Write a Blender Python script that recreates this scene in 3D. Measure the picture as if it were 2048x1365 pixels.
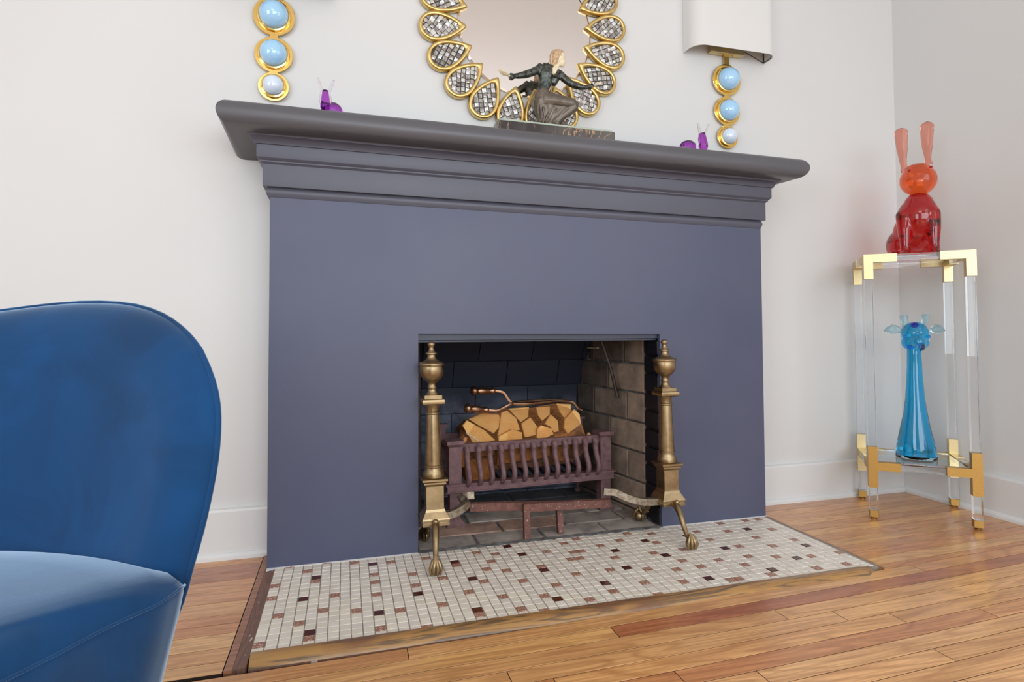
import bpy, bmesh, math, random
from mathutils import Vector, Matrix, noise
random.seed(7)
PI = math.pi
S = bpy.context.scene
COL = S.collection
for o in list(bpy.data.objects):
    bpy.data.objects.remove(o)

# ------------------------------------------------------------------ camera, light, exposure
cam_d = bpy.data.cameras.new('camera'); cam = bpy.data.objects.new('camera', cam_d); COL.objects.link(cam)
CR, CU, CF = (0.962218, -0.272241, -0.004566), (-0.004386, -0.032267, 0.99947), (0.272244, 0.961688, 0.032242)
CC = (0.215203, -1.875594, 0.691884)
cam.matrix_world = Matrix(((CR[0], CU[0], -CF[0], CC[0]), (CR[1], CU[1], -CF[1], CC[1]), (CR[2], CU[2], -CF[2], CC[2]), (0, 0, 0, 1)))
cam_d.sensor_width = 36; cam_d.lens = 20.78643; cam_d.shift_y = -0.0293856
cam_d.clip_start = 0.02
S.camera = cam
w = bpy.data.worlds.new('sky'); S.world = w; w.use_nodes = True
w.node_tree.nodes['Background'].inputs[0].default_value = (0.75, 0.85, 1, 1)
w.node_tree.nodes['Background'].inputs[1].default_value = 1.0
S.view_settings.view_transform = 'Standard'; S.view_settings.look = 'None'
S.view_settings.gamma = 1; S.view_settings.use_curve_mapping = False
S.view_settings.exposure = 0.07

def area(name, loc, target, sx, sy, power, color):
    d = bpy.data.lights.new(name, 'AREA'); d.shape = 'RECTANGLE'; d.size = sx; d.size_y = sy
    d.energy = power; d.color = color
    o = bpy.data.objects.new(name, d); COL.objects.link(o); o.location = loc
    o.rotation_euler = (Vector(target) - Vector(loc)).to_track_quat('-Z', 'Y').to_euler()
    return o
area('window_light_right', (2.38, -2.75, 1.40), (0.6, -1.6, 0.5), 1.3, 1.7, 12, (0.90, 0.985, 1.06))
area('window_light_front', (0.95, -4.35, 1.30), (1.3, 0, 0.4), 2.4, 1.8, 56, (0.89, 0.985, 1.06))
area('left_fill_light', (-2.1, -3.0, 1.40), (1.4, -1.0, 0.6), 1.4, 1.7, 33, (0.90, 0.985, 1.06))  # fill added from the unseen left side to brighten the right wall
area('ceiling_fill_light', (-0.3, -3.35, 2.54), (-0.3, -3.0, 0), 1.0, 1.0, 13, (1.0, 0.95, 0.86))  # unseen fill light added near the ceiling to lift the whole room

# ------------------------------------------------------------------ materials
MATS = {}
class NT:
    def __init__(s, name):
        s.m = bpy.data.materials.new(name); s.m.use_nodes = True; s.t = s.m.node_tree
        s.b = s.t.nodes['Principled BSDF']; MATS[name] = s.m
    def n(s, typ, **kw):
        nd = s.t.nodes.new(typ)
        for k, v in kw.items():
            if k.startswith('i_'):
                nd.inputs[k[2:].replace('_', ' ')].default_value = v
            else:
                setattr(nd, k, v)
        return nd
    def l(s, a, b): s.t.links.new(a, b)
    def coord(s, scale=(1, 1, 1), kind='Object', rnd=0.0):
        tc = s.n('ShaderNodeTexCoord'); mp = s.n('ShaderNodeMapping'); mp.inputs['Scale'].default_value = scale
        s.l(tc.outputs[kind], mp.inputs['Vector'])
        if rnd:
            oi = s.n('ShaderNodeObjectInfo'); mu = s.n('ShaderNodeVectorMath', operation='SCALE')
            cb = s.n('ShaderNodeCombineXYZ'); s.l(oi.outputs['Random'], cb.inputs[0]); s.l(oi.outputs['Random'], cb.inputs[1]); s.l(oi.outputs['Random'], cb.inputs[2])
            s.l(cb.outputs[0], mu.inputs[0]); mu.inputs['Scale'].default_value = rnd
            s.l(mu.outputs[0], mp.inputs['Location'])
        return mp.outputs['Vector']
    def noise(s, vec, scale, detail=4, rough=0.55, dist=0.0):
        nd = s.n('ShaderNodeTexNoise'); nd.inputs['Scale'].default_value = scale; nd.inputs['Detail'].default_value = detail
        nd.inputs['Roughness'].default_value = rough; nd.inputs['Distortion'].default_value = dist
        s.l(vec, nd.inputs['Vector']); return nd.outputs['Fac']
    def ramp(s, fac, stops):
        nd = s.n('ShaderNodeValToRGB'); el = nd.color_ramp.elements
        while len(el) < len(stops): el.new(0.5)
        for e, (p, c) in zip(el, stops):
            e.position = p; e.color = (*c, 1) if len(c) == 3 else c
        s.l(fac, nd.inputs[0]); return nd.outputs[0]
    def mix(s, fac, a, b, mode='MIX'):
        nd = s.n('ShaderNodeMix', data_type='RGBA', blend_type=mode)
        for inp, v in ((nd.inputs[0], fac), (nd.inputs[6], a), (nd.inputs[7], b)):
            if isinstance(v, (int, float)): inp.default_value = v
            elif isinstance(v, tuple): inp.default_value = (*v, 1)
            else: s.l(v, inp)
        return nd.outputs[2]
    def math(s, op, a, b=0.0, c=None):
        nd = s.n('ShaderNodeMath', operation=op)
        for i, v in enumerate((a, b) if c is None else (a, b, c)):
            if isinstance(v, (int, float)): nd.inputs[i].default_value = v
            else: s.l(v, nd.inputs[i])
        return nd.outputs[0]
    def bump(s, h, strength=0.3, dist=0.002):
        nd = s.n('ShaderNodeBump'); nd.inputs['Strength'].default_value = strength; nd.inputs['Distance'].default_value = dist
        s.l(h, nd.inputs['Height']); s.l(nd.outputs[0], s.b.inputs['Normal'])
    def set(s, **kw):
        for k, v in kw.items():
            inp = s.b.inputs[k.replace('_', ' ')]
            if isinstance(v, tuple): inp.default_value = (*v, 1) if len(v) == 3 else v
            elif isinstance(v, (int, float)): inp.default_value = v
            else: s.l(v, inp)
        return s

def simple(name, col, rough=0.5, metal=0.0, bumps=0.0, var=0.0, scale=20, **kw):
    t = NT(name); t.set(Base_Color=col, Roughness=rough, Metallic=metal, **kw)
    if bumps or var:
        f = t.noise(t.coord(), scale)
        if var:
            lo = tuple(c * (1 - var) for c in col); hi = tuple(min(1, c * (1 + var)) for c in col)
            t.set(Base_Color=t.ramp(f, [(0.3, lo), (0.7, hi)]))
        if bumps: t.bump(f, bumps)
    return t.m

def srgb(r, g, b):
    return tuple(((c / 255) / 12.92 if c / 255 <= 0.04045 else ((c / 255 + 0.055) / 1.055) ** 2.4) for c in (r, g, b))

# painted plaster walls: slight brushed vertical/horizontal relief
t = NT('wall_paint'); v = t.coord(); f = t.noise(v, 90, 3); g = t.noise(v, 1.3, 2)
t.set(Base_Color=t.ramp(g, [(0.3, (0.74, 0.735, 0.72)), (0.7, (0.77, 0.765, 0.75))]), Roughness=0.6); t.bump(f, 0.05, 0.001)
simple('ceiling_paint', (0.85, 0.85, 0.84), 0.7)
simple('trim_paint', (0.80, 0.80, 0.79), 0.35, bumps=0.03, scale=40)
# slate paint on the surround, rolled-on relief
t = NT('slate_paint'); v = t.coord((1, 1, 1)); f = t.noise(t.coord((90, 90, 240)), 1, 3); g = t.noise(v, 2.2, 3)
t.set(Base_Color=t.ramp(g, [(0.3, (0.076, 0.084, 0.148)), (0.7, (0.096, 0.104, 0.164))]), Roughness=0.42); t.bump(f, 0.12, 0.0008)
t = NT('shelf_paint'); f = t.noise(t.coord((240, 90, 240)), 1, 3); g = t.noise(t.coord((1, 1, 1)), 2.2, 3)
t.set(Base_Color=t.ramp(g, [(0.3, (0.100, 0.097, 0.108)), (0.7, (0.113, 0.109, 0.121))]), Roughness=0.36); t.bump(f, 0.10, 0.0008)
t = NT('frieze_paint'); f = t.noise(t.coord((240, 90, 240)), 1, 3); g = t.noise(t.coord((1, 1, 1)), 2.2, 3)
t.set(Base_Color=t.ramp(g, [(0.3, (0.086, 0.087, 0.116)), (0.7, (0.097, 0.098, 0.130))]), Roughness=0.38); t.bump(f, 0.10, 0.0008)
simple('slate_dark_paint', (0.050, 0.055, 0.085), 0.38)
simple('black_paint', (0.008, 0.009, 0.015), 0.45, bumps=0.3, scale=60)
simple('caulk', (0.75, 0.75, 0.78), 0.6, bumps=0.5, scale=120)

# floor boards: colour comes from each board (object colour), the grain from noise
def wood(name, light=1.0, use_obj=True, contrast=1.0, rough=0.3, base=(0.55, 0.27, 0.10)):
    t = NT(name)
    vec = t.coord((1, 1, 1), rnd=17.0)
    m1 = t.n('ShaderNodeMapping'); m1.inputs['Scale'].default_value = (1.3, 11, 11); t.l(vec, m1.inputs[0])
    m2 = t.n('ShaderNodeMapping'); m2.inputs['Scale'].default_value = (5, 210, 210); t.l(vec, m2.inputs[0])
    m3 = t.n('ShaderNodeMapping'); m3.inputs['Scale'].default_value = (1.0, 3.5, 3.5); t.l(vec, m3.inputs[0])
    n1 = t.noise(m1.outputs[0], 1.0, 2, 0.45, 0.35)
    ring = t.math('MULTIPLY', n1, 70.0); ring = t.math('SINE', ring); ring = t.math('MULTIPLY_ADD', ring, 0.5, 0.5)
    fine = t.noise(m2.outputs[0], 1.0, 3, 0.6)
    big = t.noise(m3.outputs[0], 1.6, 2)
    oi = t.n('ShaderNodeObjectInfo')
    col = oi.outputs['Color'] if use_obj else base
    dark = t.mix(1.0, col, (0.58, 0.46, 0.38), 'MULTIPLY')
    lite = t.mix(1.0, col, (1.10, 1.10, 1.08), 'MULTIPLY')
    c = t.mix(t.math('MULTIPLY', t.math('POWER', ring, 3.0), 0.60 * contrast), lite, dark)
    c = t.mix(t.ramp(fine, [(0.36, (0, 0, 0)), (0.66, (0.75 * contrast,) * 3)]), c, dark)
    c = t.mix(t.ramp(big, [(0.60, (0, 0, 0)), (0.78, (0.55, 0.55, 0.55))]), c, t.mix(1.0, col, (0.62, 0.48, 0.45), 'MULTIPLY'))
    t.set(Base_Color=c, Roughness=rough, Coat_Weight=0.35, Coat_Roughness=0.18)
    t.bump(fine, 0.06, 0.0006)
    return t.m
wood('floor_wood')
wood('trim_wood', contrast=1.3, rough=0.4)
# worn dark-stained border board with paint specks
t = NT('worn_wood'); vec = t.coord((1, 1, 1)); n1 = t.noise(t.coord((40, 2.5, 10)), 1, 3, 0.5, 0.6)
ring = t.math('MULTIPLY_ADD', t.math('SINE', t.math('MULTIPLY', n1, 60.0)), 0.5, 0.5)
c = t.mix(t.math('MULTIPLY', ring, 0.6), (0.21, 0.10, 0.065), (0.10, 0.05, 0.04))
sp = t.ramp(t.noise(t.coord((60, 22, 60)), 1, 2, 0.5), [(0.66, (0, 0, 0)), (0.69, (1, 1, 1))])
t.set(Base_Color=t.mix(sp, c, (0.62, 0.52, 0.46)), Roughness=0.5); t.bump(ring, 0.15, 0.001)
simple('joint_dark', (0.03, 0.015, 0.008), 0.8)
# nosing: golden varnish with dark swirls
t = NT('nosing_wood'); n1 = t.noise(t.coord((2.2, 22, 30)), 1, 3, 0.5, 1.0)
ring = t.math('MULTIPLY_ADD', t.math('SINE', t.math('MULTIPLY', n1, 34.0)), 0.5, 0.5)
big = t.noise(t.coord((3, 9, 9)), 1.5, 4)
c = t.mix(t.math('MULTIPLY', t.math('POWER', ring, 2.0), 0.85), (0.46, 0.24, 0.075), (0.12, 0.08, 0.05))
c = t.mix(t.ramp(big, [(0.50, (0, 0, 0)), (0.66, (0.8, 0.8, 0.8))]), c, (0.22, 0.10, 0.05))
t.set(Base_Color=c, Roughness=0.38, Coat_Weight=0.3); t.bump(ring, 0.1, 0.001)

# mosaic tiles: object colour plus mottling
t = NT('mosaic_tile'); v = t.coord(rnd=9.0); f = t.noise(v, 260, 4); g = t.noise(v, 30, 2); oi = t.n('ShaderNodeObjectInfo')
c = t.mix(t.ramp(f, [(0.35, (0, 0, 0)), (0.75, (0.3, 0.3, 0.3))]), oi.outputs['Color'], (0.66, 0.56, 0.45))
t.set(Base_Color=c, Roughness=0.3); t.bump(g, 0.05, 0.001)
t = NT('mosaic_tile_field'); f = t.noise(t.coord(), 260, 4); ge = t.n('ShaderNodeNewGeometry')
c = t.ramp(ge.outputs['Random Per Island'], [(0.0, (0.82, 0.74, 0.64)), (0.5, (0.92, 0.845, 0.74)), (1.0, (0.96, 0.89, 0.79))])
c = t.mix(t.ramp(f, [(0.35, (0, 0, 0)), (0.75, (0.4, 0.4, 0.4))]), c, (0.56, 0.46, 0.36))
t.set(Base_Color=c, Roughness=0.3)
t = NT('speckled_tile'); f = t.noise(t.coord(rnd=9.0), 330, 2)
c = t.ramp(f, [(0.42, (0.30, 0.125, 0.075)), (0.56, (0.44, 0.21, 0.14)), (0.62, (0.80, 0.62, 0.50))])
t.set(Base_Color=c, Roughness=0.35)
simple('maroon_tile', (0.085, 0.018, 0.010), 0.12, var=0.2, scale=200)
simple('grout', (0.33, 0.29, 0.25), 0.9, bumps=0.5, scale=300, var=0.15)

# firebrick, object colour, sooty towards nothing in particular: mottled
t = NT('firebrick'); v = t.coord(rnd=5.0); f = t.noise(v, 14, 5, 0.6); g = t.noise(v, 180, 3); oi = t.n('ShaderNodeObjectInfo')
c = t.mix(t.ramp(f, [(0.38, (0, 0, 0)), (0.72, (0.85, 0.85, 0.85))]), oi.outputs['Color'], t.mix(1.0, oi.outputs['Color'], (0.35, 0.33, 0.36), 'MULTIPLY'))
t.set(Base_Color=c, Roughness=0.85); t.bump(t.math('ADD', f, t.math('MULTIPLY', g, 0.3)), 0.5, 0.003)
t = NT('fire_mortar'); v = t.coord(); f = t.noise(v, 30, 5)
t.set(Base_Color=t.ramp(f, [(0.35, (0.08, 0.075, 0.075)), (0.7, (0.28, 0.27, 0.27))]), Roughness=0.95); t.bump(f, 0.8, 0.004)
t = NT('soot'); v = t.coord(); f = t.noise(v, 5, 5, 0.6); g = t.noise(v, 60, 4)
t.set(Base_Color=t.ramp(f, [(0.40, (0.0035, 0.0045, 0.010)), (0.62, (0.010, 0.013, 0.024)), (0.80, (0.05, 0.055, 0.075))]), Roughness=0.6); t.bump(g, 0.5, 0.003)

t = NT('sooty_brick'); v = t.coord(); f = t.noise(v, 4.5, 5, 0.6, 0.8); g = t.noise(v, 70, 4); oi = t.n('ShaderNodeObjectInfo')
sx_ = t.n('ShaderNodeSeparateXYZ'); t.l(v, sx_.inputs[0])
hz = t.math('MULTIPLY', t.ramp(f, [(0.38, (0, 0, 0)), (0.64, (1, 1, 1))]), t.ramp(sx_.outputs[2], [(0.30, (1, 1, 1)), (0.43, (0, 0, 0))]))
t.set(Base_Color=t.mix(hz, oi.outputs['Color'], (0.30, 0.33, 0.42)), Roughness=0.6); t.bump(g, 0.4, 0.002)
# metals
def metal(name, c1, c2, r1, r2, scale=25, met=1.0, bump=0.1, spots=None):
    t = NT(name); v = t.coord(); f = t.noise(v, scale, 5, 0.6)
    c = t.ramp(f, [(0.35, c1), (0.65, c2)])
    if spots:
        sp = t.ramp(t.noise(v, 170, 2), [(0.66, (0, 0, 0)), (0.70, (1, 1, 1))]); c = t.mix(sp, c, spots)
    t.set(Base_Color=c, Metallic=met, Roughness=t.ramp(f, [(0.3, (r1,) * 3), (0.7, (r2,) * 3)])); t.bump(f, bump, 0.001)
metal('aged_brass', (0.30, 0.215, 0.115), (0.45, 0.33, 0.185), 0.32, 0.44)
metal('worn_brass', (0.22, 0.16, 0.10), (0.46, 0.40, 0.32), 0.35, 0.55, 90, 0.8, 0.3)
metal('copper_brown', (0.30, 0.16, 0.10), (0.50, 0.30, 0.18), 0.28, 0.4)
metal('rusty_iron', (0.16, 0.085, 0.095), (0.26, 0.145, 0.145), 0.5, 0.7, 40, 0.2, 0.4)
metal('rust_speckled', (0.15, 0.065, 0.05), (0.25, 0.11, 0.085), 0.55, 0.75, 50, 0.2, 0.5, (0.55, 0.52, 0.5))
metal('dark_iron', (0.035, 0.028, 0.026), (0.10, 0.075, 0.06), 0.4, 0.6, 60, 0.5, 0.3)
metal('gold_polished', (0.88, 0.60, 0.17), (0.92, 0.66, 0.24), 0.08, 0.16, 8)
metal('gold_leaf', (0.66, 0.46, 0.16), (0.78, 0.58, 0.25), 0.30, 0.38, 25, 1.0, 0.05)
metal('brushed_brass', (0.62, 0.50, 0.26), (0.70, 0.58, 0.34), 0.36, 0.44, 300)
metal('satin_bronze', (0.46, 0.27, 0.075), (0.52, 0.32, 0.10), 0.35, 0.42, 300)
simple('black_edge', (0.012, 0.01, 0.01), 0.3)

simple('mirror_glass', (0.86, 0.82, 0.79), 0.015, 1.0)
t = NT('mother_of_pearl'); ge = t.n('ShaderNodeNewGeometry'); f = t.noise(t.coord(), 220, 3)
c = t.ramp(ge.outputs['Random Per Island'], [(0.0, (0.13, 0.10, 0.085)), (0.2, (0.30, 0.25, 0.22)), (0.45, (0.46, 0.43, 0.36)), (0.7, (0.72, 0.70, 0.66)), (1.0, (0.86, 0.88, 0.90))])
c = t.mix(t.ramp(f, [(0.4, (0, 0, 0)), (0.7, (0.35, 0.35, 0.35))]), c, (0.9, 0.9, 0.92))
t.set(Base_Color=c, Roughness=0.16, Metallic=0.25, Coat_Weight=0.6)
simple('mosaic_backing', (0.07, 0.065, 0.05), 0.6)

# glass
def glass(name, col, ior=1.49, rough=0.0, **kw):
    t = NT(name); t.set(Base_Color=col, Roughness=rough, Transmission_Weight=1.0, IOR=ior, **kw); return t.m
glass('clear_acrylic', (0.97, 0.98, 0.98), 1.35)
glass('shelf_glass', (0.88, 0.93, 0.91), 1.45)
glass('red_glass', (0.66, 0.012, 0.015), 1.18, Coat_Weight=1.0)
glass('lit_red_glass', (0.95, 0.13, 0.025), 1.22, Coat_Weight=1.0)  # same red glass; light coming through the head is put into its colour
glass('pink_red_glass', (0.95, 0.42, 0.33), 1.3)
glass('blue_glass', (0.005, 0.50, 0.97), 1.22, Coat_Weight=1.0)
glass('pale_blue_glass', (0.60, 0.84, 0.93), 1.3)
glass('purple_glass', (0.50, 0.10, 0.62), 1.3)
glass('pale_pink_glass', (0.93, 0.86, 0.92), 1.25)
t = NT('blue_cabochon'); t.set(Base_Color=(0.42, 0.72, 1.0), Roughness=0.05, Coat_Weight=1.0, Coat_Roughness=0.02)
t = NT('pale_cabochon'); t.set(Base_Color=(0.76, 0.87, 1.0), Roughness=0.05, Coat_Weight=1.0, Coat_Roughness=0.02)
# linen shade
t = NT('linen_shade'); f = t.noise(t.coord((500, 500, 60)), 1, 2); t.set(Base_Color=(0.80, 0.79, 0.765), Roughness=0.8, Transmission_Weight=0.0); t.bump(f, 0.05, 0.0005)

# velvet
def velvet(name, base, tint, sheen=1.0):
    t = NT(name); v = t.coord(); f = t.noise(v, 7, 4, 0.6, 0.8); g = t.noise(v, 420, 2)
    c = t.ramp(f, [(0.35, tuple(x * 0.8 for x in base)), (0.65, tuple(x * 1.25 for x in base))])
    t.set(Base_Color=c, Roughness=0.75, Sheen_Weight=sheen, Sheen_Roughness=0.39, Specular_IOR_Level=0.2)
    t.b.inputs['Sheen Tint'].default_value = (*tint, 1); t.bump(t.math('ADD', t.math('MULTIPLY', g, 0.3), f), 0.12, 0.003)
velvet('blue_velvet', (0.0015, 0.040, 0.125), (0.62, 0.80, 1.0))
simple('dark_wood', (0.04, 0.02, 0.012), 0.4)

# statue
metal('patina_bronze', (0.022, 0.028, 0.024), (0.16, 0.165, 0.145), 0.26, 0.4, 95, 0.7, 1.0)
metal('brown_bronze', (0.13, 0.105, 0.082), (0.22, 0.18, 0.145), 0.35, 0.45, 18, 0.5, 0.2)
simple('ivory', (0.90, 0.78, 0.54), 0.35, var=0.08, scale=60)
simple('ivory_hair', (0.62, 0.43, 0.25), 0.4, var=0.35, bumps=1.0, scale=150)
simple('onyx', (0.50, 0.56, 0.46), 0.2, var=0.1, scale=30)
t = NT('veined_marble'); v = t.coord((1, 1, 0.45)); n1 = t.noise(v, 16, 5, 0.6, 1.6)
vein = t.math('ABSOLUTE', t.math('SUBTRACT', n1, 0.5))
n2 = t.noise(t.coord(), 9, 2)
vm = t.math('MULTIPLY', t.ramp(vein, [(0.0, (1, 1, 1)), (0.022, (0, 0, 0))]), t.ramp(n2, [(0.40, (0, 0, 0)), (0.50, (1, 1, 1))]))
t.set(Base_Color=t.mix(vm, t.ramp(t.noise(v, 8, 4), [(0.4, (0.040, 0.032, 0.030)), (0.75, (0.15, 0.125, 0.11))]), (0.72, 0.42, 0.24)), Roughness=0.15)

# firewood
t = NT('cut_wood'); v = t.coord(rnd=3.0); f = t.noise(t.coord((9, 9, 9)), 1, 4, 0.6, 0.5); oi = t.n('ShaderNodeObjectInfo')
t.set(Base_Color=t.ramp(f, [(0.3, (0.90, 0.44, 0.11)), (0.55, (0.98, 0.57, 0.18)), (0.8, (1.0, 0.68, 0.28))]), Roughness=0.7); t.bump(f, 0.3, 0.002)
simple('bark_wood', (0.36, 0.13, 0.03), 0.85, var=0.4, bumps=0.6, scale=45)
simple('orange_net', (0.75, 0.36, 0.14), 0.35)
simple('white_tie', (0.8, 0.8, 0.8), 0.5)

# ------------------------------------------------------------------ geometry helpers
class G:
    def __init__(s): s.v = []; s.f = []; s.mi = []; s.m = Matrix.Identity(4); s.cur = 0
    def add(s, vs, fs):
        b = len(s.v)
        s.v += [tuple(s.m @ Vector(p)) for p in vs]
        s.f += [tuple(b + i for i in f) for f in fs]; s.mi += [s.cur] * len(fs); return s
    def box(s, x0, x1, y0, y1, z0, z1):
        v = [(x0, y0, z0), (x1, y0, z0), (x1, y1, z0), (x0, y1, z0), (x0, y0, z1), (x1, y0, z1), (x1, y1, z1), (x0, y1, z1)]
        return s.add(v, [(3, 2, 1, 0), (4, 5, 6, 7), (0, 1, 5, 4), (1, 2, 6, 5), (2, 3, 7, 6), (3, 0, 4, 7)])
    def cbox(s, x0, x1, y0, y1, z0, z1, c):           # box with chamfered edges (three lofted rings each way)
        rings = []
        for z, q in ((z0, c), (z0 + c, 0), (z1 - c, 0), (z1, c)):
            X0, X1, Y0, Y1 = x0 + q, x1 - q, y0 + q, y1 - q
            rings.append([(X0 + c, Y0, z), (X1 - c, Y0, z), (X1, Y0 + c, z), (X1, Y1 - c, z), (X1 - c, Y1, z), (X0 + c, Y1, z), (X0, Y1 - c, z), (X0, Y0 + c, z)])
        return s.loft(rings)
    def loft(s, rings, caps=True, closed=True):
        n = len(rings[0]); v = [p for r in rings for p in r]; f = []
        for i in range(len(rings) - 1):
            for j in range(n if closed else n - 1):
                k = (j + 1) % n
                f.append((i * n + j, i * n + k, (i + 1) * n + k, (i + 1) * n + j))
        if caps:
            f.append(tuple(range(n - 1, -1, -1))); f.append(tuple(range((len(rings) - 1) * n, len(rings) * n)))
        return s.add(v, f)
    def lathe(s, prof, cx=0, cy=0, n=24, sq=False, sx=1, sy=1):      # prof: (r, z); sq -> square section
        rings = []
        for r, z in prof:
            r = max(r, 1e-4)
            if sq: rings.append([(cx - r, cy - r, z), (cx + r, cy - r, z), (cx + r, cy + r, z), (cx - r, cy + r, z)])
            else: rings.append([(cx + sx * r * math.cos(2 * PI * k / n), cy + sy * r * math.sin(2 * PI * k / n), z) for k in range(n)])
        return s.loft(rings)
    def tube(s, pts, rad, n=10, sc=(1, 1), caps=True, up=None):
        pts = [Vector(p) for p in pts]; m = len(pts)
        if isinstance(rad, (int, float)): rad = [rad] * m
        rings = []; prev = None
        for i, p in enumerate(pts):
            tg = (pts[min(i + 1, m - 1)] - pts[max(i - 1, 0)]).normalized()
            if prev is None:
                ref = Vector(up) if up else (Vector((0, 0, 1)) if abs(tg.z) < 0.9 else Vector((1, 0, 0)))
                a = ref - tg * ref.dot(tg)
            else: a = prev - tg * prev.dot(tg)
            a.normalize(); b = tg.cross(a); prev = a
            off = PI / 4 if n == 4 else 0
            rings.append([tuple(p + (a * math.cos(2 * PI * k / n + off) * sc[0] + b * math.sin(2 * PI * k / n + off) * sc[1]) * rad[i]) for k in range(n)])
        return s.loft(rings, caps)
    def ell(s, c, r, nu=16, nv=10, rot=None):
        v = []; f = []; M = rot or Matrix.Identity(3)
        for i in range(nv + 1):
            th = PI * i / nv
            for j in range(nu):
                ph = 2 * PI * j / nu
                p = M @ Vector((r[0] * math.sin(th) * math.cos(ph), r[1] * math.sin(th) * math.sin(ph), r[2] * math.cos(th)))
                v.append((c[0] + p.x, c[1] + p.y, c[2] + p.z))
        for i in range(nv):
            for j in range(nu):
                k = (j + 1) % nu; f.append((i * nu + j, (i + 1) * nu + j, (i + 1) * nu + k, i * nu + k))
        return s.add(v, f)
    def prism(s, poly, y0, y1):          # polygon in xz, extruded along y
        a = [(x, y0, z) for x, z in poly]; b = [(x, y1, z) for x, z in poly]
        return s.loft([a, b])
    def obj(s, name, mat, parent=None, smooth=False, angle=None, remesh=None, sm=0, merge=True):
        me = bpy.data.meshes.new(name); me.from_pydata(s.v, [], s.f)
        mats = mat if isinstance(mat, (list, tuple)) else [mat]
        for m_ in mats: me.materials.append(MATS[m_])
        if len(mats) > 1: me.polygons.foreach_set('material_index', s.mi)
        if merge:
            bm = bmesh.new(); bm.from_mesh(me)
            bmesh.ops.remove_doubles(bm, verts=bm.verts, dist=1e-6)
            bmesh.ops.recalc_face_normals(bm, faces=bm.faces); bm.to_mesh(me); bm.free()
        if remesh:
            tmp = bpy.data.objects.new('tmp', me); COL.objects.link(tmp)
            md = tmp.modifiers.new('r', 'REMESH'); md.mode = 'VOXEL'; md.voxel_size = remesh
            if sm:
                m2 = tmp.modifiers.new('s', 'SMOOTH'); m2.factor = 0.5; m2.iterations = sm
            dg = bpy.context.evaluated_depsgraph_get(); dg.update()
            me2 = bpy.data.meshes.new_from_object(tmp.evaluated_get(dg)); bpy.data.objects.remove(tmp)
            me2.name = name; me2.materials.clear(); me2.materials.append(MATS[mats[0]]); me = me2; smooth = True
        if smooth:
            me.polygons.foreach_set('use_smooth', [True] * len(me.polygons))
            if angle: 
                try: me.set_sharp_from_angle(angle=math.radians(angle))
                except Exception: pass
        o = bpy.data.objects.new(name, me); COL.objects.link(o)
        if parent: o.parent = parent
        return o

def tag(o, label, cat, group=None):
    o['label'] = label; o['category'] = cat
    if group: o['group'] = group
    return o
def thing(name, label, cat, loc=(0, 0, 0), rotz=0.0, group=None):
    o = bpy.data.objects.new(name, None); COL.objects.link(o); o.location = loc; o.rotation_euler = (0, 0, rotz)
    o.empty_display_size = 0.05
    return tag(o, label, cat, group)
def struct(o): o['kind'] = 'structure'; return o
def bez(p0, p1, p2, n=8):
    p0, p1, p2 = Vector(p0), Vector(p1), Vector(p2)
    return [p0 * (1 - t) ** 2 + p1 * 2 * t * (1 - t) + p2 * t * t for t in [i / n for i in range(n + 1)]]
def spline(pts, k=6):                     # Catmull-Rom through points
    P = [Vector(p) for p in pts]; P = [P[0] * 2 - P[1]] + P + [P[-1] * 2 - P[-2]]; out = []
    for i in range(1, len(P) - 2):
        for j in range(k):
            t = j / k; a, b, c, d = P[i - 1], P[i], P[i + 1], P[i + 2]
            out.append(0.5 * ((2 * b) + (c - a) * t + (2 * a - 5 * b + 4 * c - d) * t * t + (3 * b - a - 3 * c + d) * t ** 3))
    out.append(P[-2]); return out

# ------------------------------------------------------------------ the room
W = 1.72; YW = 0.15; XR = 2.55; XL = -2.4; YF = -4.5; H = 2.6
FZ = -0.006                                    # top of the floor boards; the tiled hearth top is z = 0
g = G(); g.box(XL, 0.10, YW, YW + 0.1, -0.05, H); g.box(1.62, XR + 0.1, YW, YW + 0.1, -0.05, H); g.box(0.10, 1.62, YW, YW + 0.1, 0.9, H)
struct(g.obj('wall_back', 'wall_paint'))
WIN = {'r': (-3.5, -2.0, 0.6, 2.2)}
g = G(); g.box(XR, XR + 0.1, YF, YW + 0.1, -0.05, 0.55); g.box(XR, XR + 0.1, YF, YW + 0.1, 2.3, H)
g.box(XR, XR + 0.1, -2.0, YW + 0.1, 0.55, 2.3); g.box(XR, XR + 0.1, YF, -3.5, 0.55, 2.3)
struct(g.obj('wall_right', 'wall_paint'))
g = G(); g.box(XL - 0.1, XL, YF, YW + 0.1, -0.05, 0.55); g.box(XL - 0.1, XL, YF, YW + 0.1, 2.3, H)
g.box(XL - 0.1, XL, -1.8, YW + 0.1, 0.55, 2.3); g.box(XL - 0.1, XL, YF, -3.4, 0.55, 2.3)
struct(g.obj('wall_left', 'wall_paint'))
g = G(); g.box(XL - 0.1, XR + 0.1, YF - 0.1, YF, -0.05, 0.5); g.box(XL - 0.1, XR + 0.1, YF - 0.1, YF, 2.4, H)
g.box(XL - 0.1, -1.2, YF - 0.1, YF, 0.5, 2.4); g.box(1.6, XR + 0.1, YF - 0.1, YF, 0.5, 2.4)
struct(g.obj('wall_front', 'wall_paint'))
g = G(); g.box(XL - 0.1, XR + 0.1, YF - 0.1, YW + 0.1, H, H + 0.1); struct(g.obj('ceiling', 'ceiling_paint'))
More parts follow.
